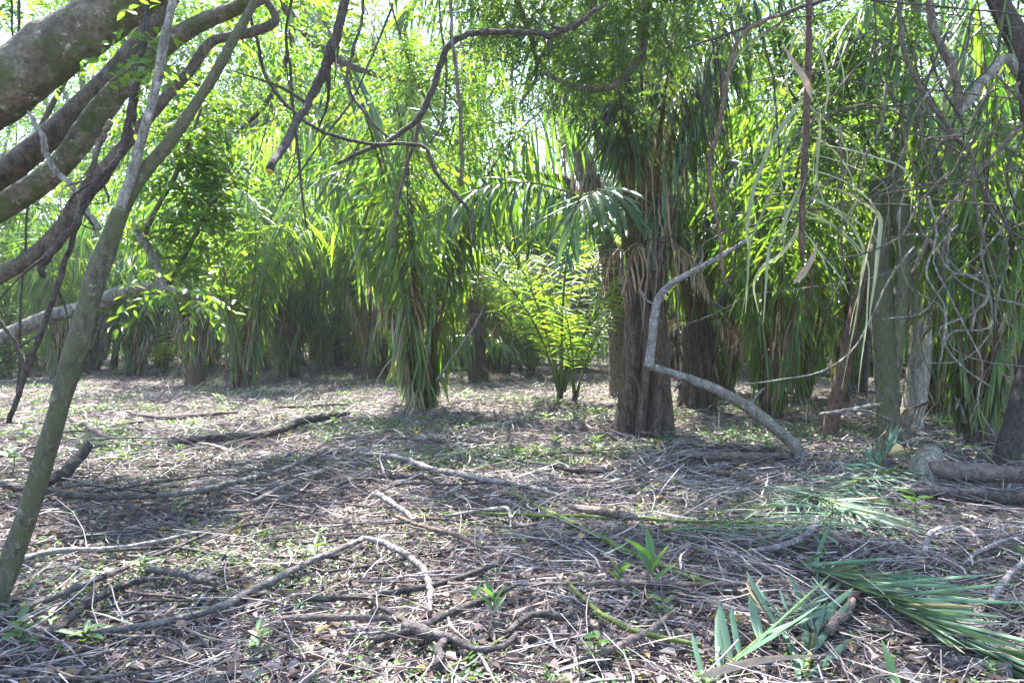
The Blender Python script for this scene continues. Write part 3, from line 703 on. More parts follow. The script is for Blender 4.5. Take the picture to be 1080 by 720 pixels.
palm('low green palm by the foot of the fissured trunk', gpt(560, 400), plan('young', 9, .9, 'near_low', 5, .9), .4, .12, 22, sc=1.3)
palm('slim palm clump between the red leaning trunk and bent branch', gpt(846, 425), plan(NU, 7, .9, NA, 7, .9, NS, 6, .6, 'near_brown', 3, .7), .6, .18, 23, boots=3, sc=1.0)
palm('palm clump with hanging dark fronds beyond the right edge trunk', gpt(1085, 445), plan(DU, 8, .9, DA, 9, .9, NS, 5, .6, 'near_brown', 3, .7, 'dark_dead', 2, .9), .8, .2, 24, sc=1.0)
palm('palm clump beyond the slender leaning trunk, with a hidden foot', gpt(140, 397), plan(NU, 8, .9, NA, 8, .9, NS, 6, .6, 'near_brown', 3, .7), .5, .2, 25, sc=1.05)
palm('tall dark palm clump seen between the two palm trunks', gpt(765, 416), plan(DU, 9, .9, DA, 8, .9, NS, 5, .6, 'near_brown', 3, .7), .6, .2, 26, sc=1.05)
palm('tall green palm clump behind the reddish leaning trunk', gpt(893, 414), plan(NU, 8, .9, NA, 8, .9, NS, 5, .6, 'near_brown', 3, .7), .6, .2, 27, sc=1.05)
palm('tall green palm clump far behind the palms with long green straps', gpt(1022, 416), plan(NU, 8, .9, NA, 8, .9, NS, 6, .6, 'near_brown', 3, .7), .6, .2, 28, sc=1.1)
palm('green palm clump left of the one with the red foot', gpt(62, 400), plan(NU, 7, .9, NA, 8, .9, NS, 6, .6, 'near_brown', 3, .7), .5, .2, 29, sc=.95)
palm('green palm clump deep behind the dark crooked branch', gpt(300, 398), plan(NU, 8, .9, NA, 9, .9, NS, 5, .6, 'near_brown', 3, .7), .5, .2, 30, sc=1.1)
palm('green palm clump deep behind the skirted palm, to its left', gpt(388, 401), plan(NU, 7, .9, NA, 8, .9, NS, 2, .6, 'near_brown', 3, .7), 1.2, .2, 31, sc=1.1)

# palms massed behind: each one a thing, their fronds shared
g = np.random.default_rng(5)
spots = []
for d in (24.5, 28, 32, 37, 43):
    n = int(.75 * d * 2 / 3.7)
    for k in range(n):
        spots.append(((k + .5) / n * 2 * .78 * d - .78 * d + g.normal(0, .9), d + g.normal(0, 1.0)))
for q, (x, y) in enumerate(spots):
    px = 540 + x / y * FPX
    far = y > 27
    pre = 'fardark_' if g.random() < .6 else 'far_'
    s = g.uniform(.75, 1.05)
    th = g.choice([.3, .4, .5, .6, .8, 2.6]); pl = [(pre + 'up', int(g.integers(5, 8)), .95, None, 0), (pre + 'arch', int(g.integers(6, 9)), .95, None, 0)]
    if th < 2: pl.extend([(pre + 'skirt', 5, .6, None, 0), (pre + 'brown', 3, .6, None, 0)])
    else: pl += [(pre + 'low', 3, .95, None, 0), (pre + 'dead', 3, .95, None, 0)]
    if g.random() < .15: pl = [('faryoung', 9, .9, None, 0)]; th = .3; s *= 1.3
    if far: lab, grp = 'palm standing deep in the grove beyond the front row of clumps', 'palms deep in the grove'
    else: lab, grp = 'palm just behind the front row of clumps, partly hidden by them', 'palms behind the front row'
    palm(lab, (x, y, float(gh(x, y))), pl, th, g.uniform(.12, .24), 200 + q, grp, sc=s, boots=0, sides=14)

for q in range(34):
    y = g.uniform(22, 40); x = g.uniform(-.8, .8) * y
    if y < 27 and 300 < 540 + x / y * FPX < 400: continue
    palm('low young palm filling the shade between the far clumps', (x, y, float(gh(x, y))), [('faryoung', int(g.integers(6, 10)), .9, None, 0)], .15, .05, 400 + q, 'low young palms between the far clumps', sc=g.uniform(.7, 1.3), ridge=0, sides=8)

# ------------------------------------------------------------------ leaf sprays and broadleaf trees
def sprays(mb, C, D, Ln, leafL, nl, g, ratio=.45, lm=0, tm=1, droop=.35, twig_r=.004, spread=1.0):
    m = len(C); D = nrm(D); k = 5; s = np.linspace(0, 1, k)
    P = C[:, None] + D[:, None] * (s[None, :, None] * Ln[:, None, None]) + np.array([0, 0, -1.0]) * (droop * s[None] ** 2 * Ln[:, None])[..., None]
    mb.tubes(P, np.broadcast_to(twig_r * np.linspace(1, .4, k), (m, k)), 3, tm)
    u = np.linspace(.15, 1, nl); idx = u * (k - 1); i0 = np.minimum(idx.astype(int), k - 2); f = (idx - i0)[None, :, None]
    base = P[:, i0] * (1 - f) + P[:, i0 + 1] * f
    T = nrm(P[:, i0 + 1] - P[:, i0]); S = nrm(np.cross(T, np.array([0, 0, 1.0])) + 1e-4)
    side = np.where(np.arange(nl) % 2, 1.0, -1.0)[None, :, None] * (1 - (u > .97))[None, :, None]
    dd = T * .55 + S * side * spread + g.normal(0, .25, T.shape) + np.array([0, 0, -.15])
    nn = np.array([0, 0, 1.0]) + g.normal(0, .45, T.shape)
    L = leafL * g.uniform(.6, 1.15, m * nl)
    mb.leaves(base.reshape(-1, 3), dd.reshape(-1, 3), nn.reshape(-1, 3), L, L * ratio * g.uniform(.85, 1.15, m * nl), lm, .22, .12)


def cloud(g, centres, radii, n):
    """spray roots and directions spread through clumps"""
    c = np.asarray(centres, float); r = np.broadcast_to(np.asarray(radii, float).reshape(len(c), -1), (len(c), 3)) if np.ndim(radii) else np.full((len(c), 3), radii)
    w = r.prod(1); i = g.choice(len(c), n, p=w / w.sum())
    o = nrm(g.normal(0, 1, (n, 3))) * (g.random(n) ** .45)[:, None]
    return c[i] + o * r[i], nrm(o * .9 + g.normal(0, .55, (n, 3)) + [0, 0, .1])


def tree_proto(label, H, r, crown_r, clumps, nsp, leafL, nl, leaf, bark, seed, group, cz=.62, ratio=.45, sprayL=.5, lean=.4):
    g = np.random.default_rng(seed)
    t = thing('forest_tree', (0, 0, 0), label, 'tree', group)
    n = 12; k = np.linspace(0, 1, n)
    P = np.stack([lean * k ** 1.4 * g.normal(0, 1) + .12 * np.sin(k * 7 + seed), lean * k ** 1.4 * g.normal(0, 1) + .1 * np.sin(k * 6), k * H * .9 - .1], -1)
    MB().tube(P, r * (1.25 - np.minimum(.25, k * 2) - .75 * k), 12, 0, .14, seed).build('trunk', M[bark], t)
    cs = []
    for c in range(clumps):
        a = 2.4 * c + g.normal(0, .4); h = H * (cz + (1 - cz) * g.random()); rr = crown_r * g.uniform(.25, .95)
        cs.append([rr * math.cos(a), rr * math.sin(a), h])
        k0 = int(n * min(.85, g.uniform(.4, .8))); b = P[k0]; e = np.array(cs[-1]) * [1, 1, 1]
        MB().tube(spline(np.array([b, b * .55 + e * .45 + [0, 0, .3] + g.normal(0, .15, 3), e]), 9), r * np.linspace(.5, .08, 9), 7, 0, .15, seed + c).build('limb', M[bark], t)
    C, D = cloud(g, cs, [[crown_r * .42 * g.uniform(.7, 1.2)] * 2 + [crown_r * .3 * g.uniform(.7, 1.2)] for _ in cs], nsp)
    m = MB(); sprays(m, C, D, g.uniform(.6, 1.2, nsp) * sprayL, leafL, nl, g, ratio)
    m.build('crown', [M[leaf], M[bark]], t)
    return t


GRP = 'broadleaf trees beyond the palms'
protos = [
    tree_proto('broadleaf tree rising beyond the palms into bright sky', 12.5, .16, 3.4, 11, 1150, .15, 9, 'far_leaf', 'brown_bark', 1, GRP, .5),
    tree_proto('broadleaf tree rising beyond the palms into bright sky', 14.5, .2, 3.8, 12, 1250, .14, 10, 'fine_leaf', 'grey_bark', 2, GRP, .5),
    tree_proto('broadleaf tree rising beyond the palms into bright sky', 10.5, .13, 2.8, 9, 1000, .14, 9, 'far_leaf', 'dark_bark', 3, GRP, .4),
    tree_proto('broadleaf tree rising beyond the palms into bright sky', 16.0, .22, 4.2, 13, 1300, .16, 9, 'fine_leaf', 'brown_bark', 4, GRP, .45),
]
tspots = [(-14, 33), (-10.5, 30), (-5.5, 33), (3.5, 35), (-18, 30), (-21, 27), (7, 29), (11, 24), (14.5, 29), (18, 23), (9, 19), (13.5, 18), (-10.5, 34), (-6.5, 37), (-16, 38), (12, 37), (18, 36), (24, 33), (-24, 34), (-8, 41), (-12, 44), (-4, 45), (8.5, 44), (-18, 44), (15, 45), (-9, 37), (-14, 39), (-2.5, 39), (-6, 48), (-15, 50), (-22, 42), (-11, 52), (10, 52), (6, 40), (16.5, 20.5), (21, 27), (-21, 30)]
used = [False] * 4
for q, (x, y) in enumerate(tspots):
    k = (q * 3 + q // 4) % 4
    o = protos[k] if not used[k] else copy_tree(protos[k]); used[k] = True
    o.location = (x, y, float(gh(x, y)) - .02); o.rotation_euler.z = q * 1.7; o.scale = (g.uniform(.85, 1.15) * (1.35 if y > 35 else 1.0),) * 3

# shrubs between the palms
SG = 'leafy shrubs between the far palms'
shrubs = []
for sd, lf in ((31, 'broad_leaf'), (32, 'fine_leaf'), (33, 'dark_leaf')):
    gg = np.random.default_rng(sd)
    t = thing('shrub', (0, 0, 0), 'leafy shrub filling the gap between the far palms', 'shrub', SG)
    cs = gg.uniform([-1, -1, .5], [1, 1, 3.4], (9, 3)); C, D = cloud(gg, cs, [[.8, .8, .7]] * 9, 700)
    m = MB(); sprays(m, C, D, gg.uniform(.3, .6, 700), .14, 8, gg); m.build('foliage', [M[lf], M['brown_bark']], t)
    for c in cs[:5]:
        MB().tube(spline(np.array([[c[0] * .15, c[1] * .15, -.05], [c[0] * .5, c[1] * .5, c[2] * .55], c]), 8), np.linspace(.03, .008, 8), 6, 0, .1, sd).build('stem', M['brown_bark'], t)
    shrubs.append(t)
used = [False] * 3
for q in range(44):
    y = g.uniform(23, 44); x = g.uniform(-.8, .8) * y
    if y < 30 and abs(540 + x / y * FPX - 345) < 40: continue
    k = q % 3; o = shrubs[k] if not used[k] else copy_tree(shrubs[k]); used[k] = True
    o.location = (x, y, float(gh(x, y))); o.rotation_euler.z = g.uniform(0, 6.28); o.scale = (g.uniform(.6, 1.4),) * 3

# the far wood that closes the view
n = 42000
gg = np.random.default_rng(9)
th = gg.uniform(-1.25, 1.25, n); rad = gg.uniform(46, 62, n)
hmax = 8.5 + 2.5 * np.sin(th * 9) + 2 * np.sin(th * 23 + 1) + 1.2 * np.sin(th * 47)
z = gg.random(n) ** .8 * hmax
C = np.stack([rad * np.sin(th), rad * np.cos(th), z], -1)
m = MB(); L = gg.uniform(.35, .8, n)
m.leaves(C, gg.normal(0, 1, (n, 3)), gg.normal(0, 1, (n, 3)), L, L * .5, 0, .2, .1)
tag(m.build('far_woods', M['fine_leaf']), kind='stuff')

# ------------------------------------------------------------------ traced standing trees
def limb(parent, base, name, rows, d, mat, sides=14, rough=.14, seed=0, ends=None):
    """rows (px, py, thickness px[, distance]) or a world (xyz, radius) pair"""
    q = []
    for r in rows:
        if isinstance(r[0], np.ndarray): q.append([*r[0], r[1]])
        else:
            dd = r[3] if len(r) > 3 else d
            q.append([*at(r[0], r[1], dd), r[2] * dd / FPX / 2])
    q = spline(q, (12 if sides >= 14 else 6) * len(q))
    m = MB().tube(q[:, :3] - base, np.maximum(q[:, 3], .002), sides, 0, rough, seed + len(rows))
    me = m.mesh(name, [M[mat]] + ([M[ends]] if ends else []))
    if ends:
        for p in list(me.polygons)[-sides:]: p.material_index = 1
    return link(name, me, parent)


def leafy(parent, base, centres, radii, n, leafL, nl, leaf, seed, sprayL=.4, ratio=.45, name='foliage', bark='dark_bark', droop=.35, up=None):
    g = np.random.default_rng(seed)
    cs = np.array([at(*c) for c in centres])
    C, D = cloud(g, cs, np.array(radii, float)[:, None] * [[1, .8, .8]], n)
    if up is not None: D = nrm(D + np.array(up))
    m = MB(); sprays(m, C - base, D, g.uniform(.6, 1.2, n) * sprayL, leafL, nl, g, ratio, droop=droop, twig_r=.0025)
    return m.build(name, [M[leaf], M[bark]], parent)


# big leaning tree whose stem base lies just outside on the left
lb = np.array([-5.6, 5.0, float(gh(-5.6, 5.0))])
t = thing('leaning_tree', lb, 'big mossy tree leaning in with several thick limbs', 'tree')
lo = lambda dx, dz, r: (lb + [dx, 0, dz], r)
limb(t, lb, 'trunk', [lo(-.1, -.15, .34), lo(.05, .5, .3), lo(.3, 1.1, .27), lo(.6, 1.6, .2)], 5, 'mossy_bark', 22)
limb(t, lb, 'limb', [lo(.2, .8, .2), lo(1.0, 2.0, .22), (-60, 145, 66, 4.6), (0, 98, 62, 4.5), (60, 50, 55, 4.5), (120, 8, 48, 4.5), (180, -38, 44, 4.5), (300, -130, 36, 4.6)], 4.5, 'mossy_bark', 40, .1, 3)
limb(t, lb, 'limb', [lo(.3, .9, .13), (-40, 222, 26.9, 5.4), (0, 188, 26.9), (42, 152, 25.4), (85, 112, 23.1), (118, 80, 20.9), (150, 42, 19.4), (178, 0, 18.0), (200, -40, 16.5), (260, -140, 12.0)], 5.4, 'brown_bark', 16, .12, 4)
limb(t, lb, 'limb', [lo(.3, .8, .13), (-40, 252, 25.4, 5), (0, 222, 24.7), (45, 190, 23.9), (80, 154, 24.7), (110, 112, 23.9), (140, 78, 20.9), (178, 46, 18.7), (212, 24, 17.2), (250, 8, 15.0), (290, -12, 13.5), (350, -60, 10.5)], 5, 'mossy_bark', 30, .12, 5)
limb(t, lb, 'limb', [lo(.3, .6, .1), (-40, 310, 16.5, 4.8), (0, 290, 17.2), (38, 268, 16.5), (64, 240, 15.0), (86, 205, 13.5), (122, 164, 12.7), (165, 114, 11.3), (200, 75, 10.5), (224, 44, 9.7), (262, 35, 9.7), (290, 22, 9.0), (280, -2, 7.5)], 4.8, 'brown_bark', 14, .12, 6)
limb(t, lb, 'limb', [lo(.5, 1.2, .1), (-30, 372, 15.0, 6.5), (0, 356, 15.0), (50, 335, 14.2), (95, 322, 13.5), (135, 306, 13.5), (175, 305, 11.3), (200, 308, 7.5)], 7, 'grey_bark', 14, .14, 7)
limb(t, lb, 'limb', [(172, 306, 10.5), (165, 285, 10.5), (160, 268, 9.7), (150, 252, 9.0), (143, 238, 6.7)], 7, 'grey_bark', 10, .14, 8)
leafy(t, lb, [(20, 30, 6.5), (60, 100, 6), (150, 90, 6.2), (110, 40, 6.5), (200, 60, 7), (20, 150, 6.5), (250, -60, 6), (120, -90, 6)], [.5, .4, .4, .5, .5, .5, 1.2, 1.2], 420, .085, 9, 'broad_leaf', 5, .32, name='crown')

limb(t, lb, 'limb', [(150, 252, 6), (165, 220, 5), (185, 185, 5), (200, 150, 4), (212, 115, 3)], 7.1, 'brown_bark', 7, .1, 9)
limb(t, lb, 'limb', [(175, 305, 6), (195, 270, 4), (212, 235, 4), (230, 205, 3)], 7.1, 'brown_bark', 7, .1, 10)
leafy(t, lb, [(185, 150, 7.2), (205, 190, 7), (175, 230, 7.2), (212, 235, 7), (185, 280, 7.2), (225, 165, 7.2), (240, 205, 7.4), (210, 120, 7.4), (190, 310, 7.1)], [.3, .34, .3, .3, .22, .28, .22, .34, .2], 300, .105, 8, 'broad_leaf', 9, .3, name='crown')

# slender leaning tree with a fork
sb = at(-14, 668, 3.75); sb[2] = float(gh(sb[0], sb[1]))
t = thing('slender_tree', sb, 'slender leaning tree with greenish lichen bark, forking near the limbs', 'tree')
limb(t, sb, 'trunk', [(sb + [-.03, 0, -.1], .062), (-8, 640, 21.7, 3.8), (12, 590, 21.0), (36, 520, 20.3), (62, 430, 20.3), (85, 350, 21.0), (102, 290, 21.0), (112, 262, 20.3), (128, 222, 17.5)], 3.9, 'lichen_bark', 30, .08, 1)
limb(t, sb, 'limb', [(122, 238, 15.4), (140, 200, 14.0), (160, 172, 13.3), (182, 146, 12.6), (205, 112, 11.2), (228, 76, 10.5), (246, 42, 9.8), (260, 18, 9.1), (272, -6, 8.4), (300, -70, 7.0)], 3.95, 'lichen_bark', 14, .1, 2)
limb(t, sb, 'limb', [(120, 244, 11.2), (130, 210, 10.5), (142, 175, 9.8), (150, 145, 9.8), (160, 110, 9.1), (167, 80, 9.1), (172, 50, 9.1), (178, 20, 8.4), (190, -30, 7.0)], 3.9, 'grey_bark', 12, .14, 3)
leafy(t, sb, [(165, 300, 5), (205, 310, 5.1), (140, 297, 4.9)], [.09, .12, .08], 16, .085, 8, 'broad_leaf', 6, .22, name='sprig', up=(.5, 0, .1))
leafy(t, sb, [(150, 25, 4.1), (165, 60, 4.1), (125, 100, 4.2), (128, 70, 4.2)], [.1, .1, .1, .1], 26, .07, 6, 'broad_leaf', 8, .16, name='sprig')
# standing trunks at the right
def trunk_tree(label, rows, d, mat, name='tree', cat='tree', sides=18, rough=.12, seed=0, base=None, extra=()):
    b = on_ground(*base) if base else None
    d = d or b[1]
    if b is None: b = at(rows[0][0], rows[0][1], d)
    t = thing(name, b, label, cat)
    r0 = rows[0][2] * d / FPX / 2
    limb(t, b, 'trunk', ([(b + [0, 0, -.08], r0 * 1.2)] if base else []) + list(rows), d, mat, sides, rough, seed)
    for rr, mm in extra: limb(t, b, 'limb', rr, d, mm, 12, .14, seed + 7)
    return t, b, d

t, b, d = trunk_tree('straight grey twin trunk tree with two stems joined low', [(938, 455, 25), (936, 420, 23), (934, 380, 23), (931, 340, 23), (929, 305, 22), (927, 280, 20), (930, 235, 18), (925, 190, 15)], None, 'lichen_bark', base=(938, 468), seed=3,
    extra=[([(939, 430, 12), (943, 385, 15), (947, 340, 17), (953, 295, 18), (955, 262, 19), (949, 230, 20), (943, 200, 18), (945, 160, 14), (955, 110, 13), (962, 60, 12), (965, 0, 12), (968, -60, 11)], 'lichen_bark')])
leafy(t, b, [(860, 75, 9.5), (905, 55, 9.2), (930, 105, 9.4), (880, 130, 9), (850, 165, 9.3), (930, 30, 9), (990, 150, 9.6), (830, 40, 9.4), (900, 180, 9.4), (860, 230, 9.8), (935, 215, 9.5)], [.6, .6, .5, .5, .45, .6, .4, .5, .4, .4, .3], 850, .09, 9, 'fine_leaf', 12, .36, name='crown')
limb(t, b, 'limb', [(965, 10, 11), (950, -40, 10), (900, -110, 8), (820, -150, 6), (740, -170, 4)], d, 'lichen_bark', 10, .12, 4)
limb(t, b, 'limb', [(966, 0, 11), (985, -60, 9), (1030, -120, 7), (1100, -150, 4)], d, 'lichen_bark', 10, .12, 5)
leafy(t, b, [(930, -120, 8.8), (1010, -90, 8.4), (1090, -130, 8.6), (850, -150, 8.7), (770, -170, 8.6), (980, -200, 8.4), (1130, -60, 8), (700, -160, 8.8), (1060, -220, 8.2), (880, -240, 8.3)], [.8, .7, .8, .75, .6, .8, .7, .5, .7, .7], 1100, .095, 9, 'fine_leaf', 13, .36, name='crown')  # limbs and crown above the view, added to shade the near right ground
trunk_tree('brown trunk with flaking bark standing behind the twin trunks', [(962, 440, 23), (967, 410, 23), (970, 370, 22), (971, 320, 21), (972, 260, 20), (978, 200, 20), (990, 140, 17), (1006, 90, 15), (1020, 0, 12)], None, 'grey_bark', base=(962, 451), seed=4)
trunk_tree('reddish brown leaning trunk left of the twin trunks', [(875, 455, 16), (884, 415, 15), (892, 380, 15), (899, 345, 14), (908, 310, 13), (918, 275, 12), (930, 235, 11), (945, 190, 9)], None, 'red_bark', base=(871, 463), seed=5)
t, b, d = trunk_tree('dark trunk leaning out past the logs at the edge', [(1062, 485, 27.4), (1070, 450, 24.5), (1080, 410, 23.0), (1095, 350, 21.6), (1110, 260, 20.2), (1095, 160, 20.2), (1078, 60, 21.6), (1058, 10, 20.2), (1030, -40, 17.3)], None, 'dark_bark', base=(1060, 494), seed=6,
    extra=[([(1085, 90, 11.5), (1062, 62, 10.8), (1040, 82, 10.1), (1020, 108, 9.4), (1010, 122, 8.6)], 'grey_bark'), ([(1011, 124, 8.6), (1010, 95, 8.6), (1003, 68, 8.6), (988, 40, 7.9), (981, 10, 7.9), (980, -40, 7.2)], 'brown_bark')])
t, b, d = trunk_tree('pale trunk hung with dry strips behind the fissured palm', [(655, 408, 24), (653, 370, 22), (650, 330, 22), (645, 290, 21), (638, 250, 20), (630, 215, 19), (620, 180, 18), (607, 140, 16), (598, 90, 14), (590, 20, 12)], None, 'brown_bark', base=(655, 419), seed=7,
    extra=[([(612, 215, 12), (605, 202, 12), (595, 190, 10), (575, 186, 8), (550, 185, 7), (520, 182, 5)], 'dark_bark'), ([(605, 205, 9), (590, 206, 8), (565, 200, 7), (530, 192, 5)], 'dark_bark')])
gg = np.random.default_rng(4); m = MB(); n = 90
k = gg.random(n); px = 625 - 30 * k + gg.normal(0, 9, n); py = 215 - 115 * k
C = np.array([at(a, c, d - .25) for a, c in zip(px, py)]) + gg.normal(0, .12, (n, 3)); LL = gg.uniform(.5, 1.6, n)
s = np.linspace(0, 1, 6); P = C[:, None] + np.stack([np.cumsum(gg.normal(0, .03, (n, 6)), 1), np.cumsum(gg.normal(0, .02, (n, 6)), 1), -s[None] * LL[:, None]], -1)
W = nrm(np.stack([gg.normal(0, 1, n), gg.normal(0, 1, n), np.zeros(n)], -1))[:, None] * np.array([.4, 1, 1, 1, .8, .2])[None, :, None] * .018
m.strips(P - b, W); m.build('dry_leaves', M['dead_frond'], t)

# slim saplings deep in the grove
SGR = 'slim bare stems between the far palms'
for q, (px, py, dia) in enumerate([(100, 376, 6), (118, 388, 7), (146, 380, 6), (322, 388, 6), (340, 388, 9), (360, 386, 8), (378, 386, 5), (300, 392, 6), (392, 398, 9), (402, 396, 14), (420, 392, 5), (536, 396, 7), (548, 395, 6), (756, 420, 6), (20, 380, 6), (60, 384, 7), (895, 425, 6), (915, 420, 7), (784, 400, 5), (700, 400, 7)]):
    b = on_ground(px, py); d = b[1]; gg = np.random.default_rng(q)
    t = thing('slim_tree', b, 'slim bare stem standing in shade between the far palms', 'tree', SGR)
    h = gg.uniform(4, 9); kk = np.linspace(0, 1, 6)[:, None]
    P = b + np.array([gg.normal(0, .7), gg.normal(0, .5), h]) * kk + np.array([1, 0, 0]) * np.sin(kk * 5 + q) * .1
    q4 = spline(np.column_stack([P, dia * d / FPX / 2 * (1.1 - .6 * kk)]), 20); q4[0, 2] -= .1
    MB().tube(q4[:, :3] - b, q4[:, 3], 9, 0, .1, q).build('trunk', M['dark_bark' if q % 2 else 'brown_bark'], t)

# two short weathered stakes at the far left
for label, px in (('left one of two short orange brown stakes near the far palms', 98), ('right one of two short orange brown stakes near the far palms', 105)):
    b = on_ground(px, 377); d = b[1]
    o = MB(); P = np.array([[0, 0, -.1], [.01, 0, .9], [.0, 0, 1.9 if px == 98 else 2.1]])
    o.tube(spline(P, 8), .075, 8, 0, .08, px)
    s = o.build('stake', M['red_bark']); s.location = b; tag(s, label, 'stake')

# ------------------------------------------------------------------ vines and hanging limbs
VN = [
    ('thick hanging limb sawn off with a yellow cut end', 'branch', 'hanging_limb', 'dark_bark', 4.5, [(372, -40, 9.6), (362, 10, 9.6), (352, 45, 9.6), (341, 78, 10.4), (325, 108, 8.9), (304, 145, 8.9, 4.3), (284, 181, 8.1, 4.0)], 'yellow_cut'),
    ('thin dark vine hanging left of the sawn limb', 'vine', 'liana', 'dark_bark', 5.2, [(316, -40, 3.0), (302, 30, 3.0), (306, 70, 3.0), (309, 110, 3.0), (313, 150, 3.0), (318, 200, 2.2), (324, 242, 1.5)], None),
    ('kinked vine dangling right of the sawn limb', 'vine', 'liana', 'dark_bark', 5.6, [(384, -40, 3.0), (382, 20, 3.0), (372, 55, 3.7), (366, 80, 3.0), (372, 102, 3.0), (390, 125, 3.0), (408, 145, 3.0)], None),
    ('bare bough arching across the gap toward the sawn limb', 'branch', 'bare_bough', 'dark_bark', 6.2, [(640, 4, 4.4), (624, 14, 5.2), (605, 28, 5.9), (580, 36, 5.9), (556, 34, 5.9), (520, 34, 5.9), (490, 38, 6.7), (472, 50, 7.4), (462, 76, 6.7), (452, 104, 6.7), (440, 126, 5.9), (412, 147, 5.2), (384, 159, 4.4), (356, 173, 3.7)], None),
    ('long wiry vine sagging under the bare bough', 'vine', 'liana', 'dark_bark', 5.8, [(262, 10, 3.0), (271, 45, 3.7), (284, 88, 3.7), (310, 118, 3.7), (345, 141, 3.7), (385, 151, 3.7), (425, 152, 3.7), (448, 156, 3.7), (460, 182, 4.4), (478, 203, 4.4), (494, 222, 3.7), (501, 262, 3.0)], None),
    ('straight vine dropping through the bare bough, thickest of three', 'vine', 'liana', 'brown_bark', 6.1, [(474, -40, 3.7), (476, 30, 3.7), (482, 80, 4.4), (486, 130, 3.7), (488, 170, 4.4), (486, 195, 3.7)], None),
    ('thin vine close beside the straight one under the bough', 'vine', 'liana', 'brown_bark', 6.3, [(462, -40, 2.2), (464, 20, 2.2), (470, 60, 3.0), (470, 95, 2.2), (466, 130, 2.2), (455, 150, 2.2)], None),
    ('vine swinging down from the bough into the skirted palm', 'vine', 'liana', 'brown_bark', 6.4, [(446, 110, 4.4), (440, 140, 4.4), (432, 165, 4.4), (424, 195, 3.7), (418, 218, 3.7), (414, 262, 3.0)], None),
    ('smooth pale brown vine looping beside the hanging blue green fronds', 'vine', 'liana', 'red_bark', 6.0, [(822, 16, 3.0), (800, 25, 4.4), (782, 38, 4.4), (771, 65, 4.4), (764, 100, 4.4), (757, 140, 4.4), (748, 168, 4.4), (750, 205, 3.7), (758, 240, 3.7), (764, 300, 3.0)], None),
    ('dark branch slanting over the top of the dry straps', 'branch', 'bare_bough', 'dark_bark', 6.2, [(900, -14, 4.4), (868, 1, 4.4), (835, 11, 4.4), (800, 24, 3.7), (760, 38, 3.0), (720, 52, 2.2)], None),
    ('brown kinked vine running down through the tangle by the twin trunks', 'vine', 'liana', 'brown_bark', 6.6, [(946, -40, 4.4), (950, 20, 4.4), (953, 50, 5.2), (968, 88, 4.4), (990, 122, 4.4), (1008, 145, 3.7), (1025, 162, 4.4), (1026, 190, 3.7), (1028, 215, 3.7), (1040, 262, 3.0), (1052, 300, 2.2)], None),
    ('dark stem leaning down beside the slender trunk', 'vine', 'liana', 'dark_bark', 4.3, [(150, 60, 5.9), (144, 105, 5.9), (135, 145, 5.9), (118, 178, 5.9), (96, 206, 5.9), (80, 240, 5.2), (66, 285, 5.9), (48, 335, 5.9), (28, 390, 5.9), (9, 446, 5.2)], None),
    ('dark vine twisted around the pale limbs near the top', 'vine', 'liana', 'dark_bark', 4.2, [(152, -10, 5.2), (154, 30, 5.9), (150, 65, 5.9), (141, 100, 6.7), (134, 128, 6.7), (128, 160, 5.9), (108, 185, 5.9), (92, 205, 5.9), (82, 235, 7.4), (62, 258, 8.1), (46, 276, 8.1), (44, 292, 5.9)], None),
    ('crooked grey vine curling in front of the thick limbs', 'vine', 'liana', 'grey_bark', 4.4, [(30, 118, 3.0), (36, 130, 4.4), (46, 145, 5.9), (48, 162, 6.7), (60, 182, 5.9), (76, 196, 5.9), (86, 210, 5.2), (96, 228, 5.9), (104, 242, 5.9)], None),
    ('short knobbed vine stub climbing between the limbs', 'vine', 'liana', 'brown_bark', 4.3, [(118, 128, 6.7), (108, 142, 5.9), (100, 165, 5.9), (92, 190, 5.9), (86, 214, 6.7), (80, 240, 5.2)], None),
    ('thin dark vine hanging straight at the far left edge', 'vine', 'liana', 'dark_bark', 5.4, [(12, -20, 2.2), (13, 30, 2.2), (14, 50, 2.2), (12, 80, 1.5)], None),
    ('thin vine beside the thick limb with small leaves', 'vine', 'liana', 'dark_bark', 5.4, [(20, -20, 3.0), (20, 30, 3.0), (19, 46, 2.2)], None),
    ('thin upright stem near the left edge behind the dark stem', 'vine', 'liana', 'dark_bark', 6, [(28, 210, 2.2), (27, 260, 2.2), (22, 320, 2.2), (20, 380, 3.0), (20, 420, 3.0)], None),
    ('broken twig crossing low near the left edge', 'vine', 'liana', 'dark_bark', 5, [(-8, 330, 3.7), (5, 345, 3.7), (18, 365, 4.4), (26, 390, 3.7)], None),
    ('long stem hanging in front of the right hand straps of palm', 'vine', 'liana', 'brown_bark', 7.0, [(1078, 130, 4.4), (1060, 150, 3.7), (1040, 172, 3.7), (1012, 205, 3.7), (990, 232, 3.7), (975, 262, 3.7), (960, 290, 3.0)], None),
    ('thin pale vine looping in front of the twin trunks', 'vine', 'liana', 'grey_bark', 7.4, [(972, 246, 2.2), (985, 258, 3.0), (1000, 285, 3.0), (1020, 290, 3.0), (1038, 300, 3.0), (1040, 318, 3.0), (1028, 330, 3.0), (1024, 350, 2.2)], None),
    ('thin twig held level in front of the leaning red trunk', 'branch', 'bare_bough', 'grey_bark', 9.0, [(864, 437, 2.2), (885, 433, 3.0), (905, 430, 3.0), (928, 427, 2.2)], None),
    ('slim yellowish stalk leaning out of the skirted palm', 'stem', 'leaning_stalk', 'dead_wood', 13.5, [(460, 402, 2.2), (475, 380, 2.2), (492, 356, 2.2), (505, 335, 2.2), (510, 322, 1.5)], None),
]
for label, cat, name, mat, d, rows, ends in VN:
    wood(name, label, cat, rows, M[mat], d=d, sides=10, rough=.12, ends=M[ends] if ends else None)

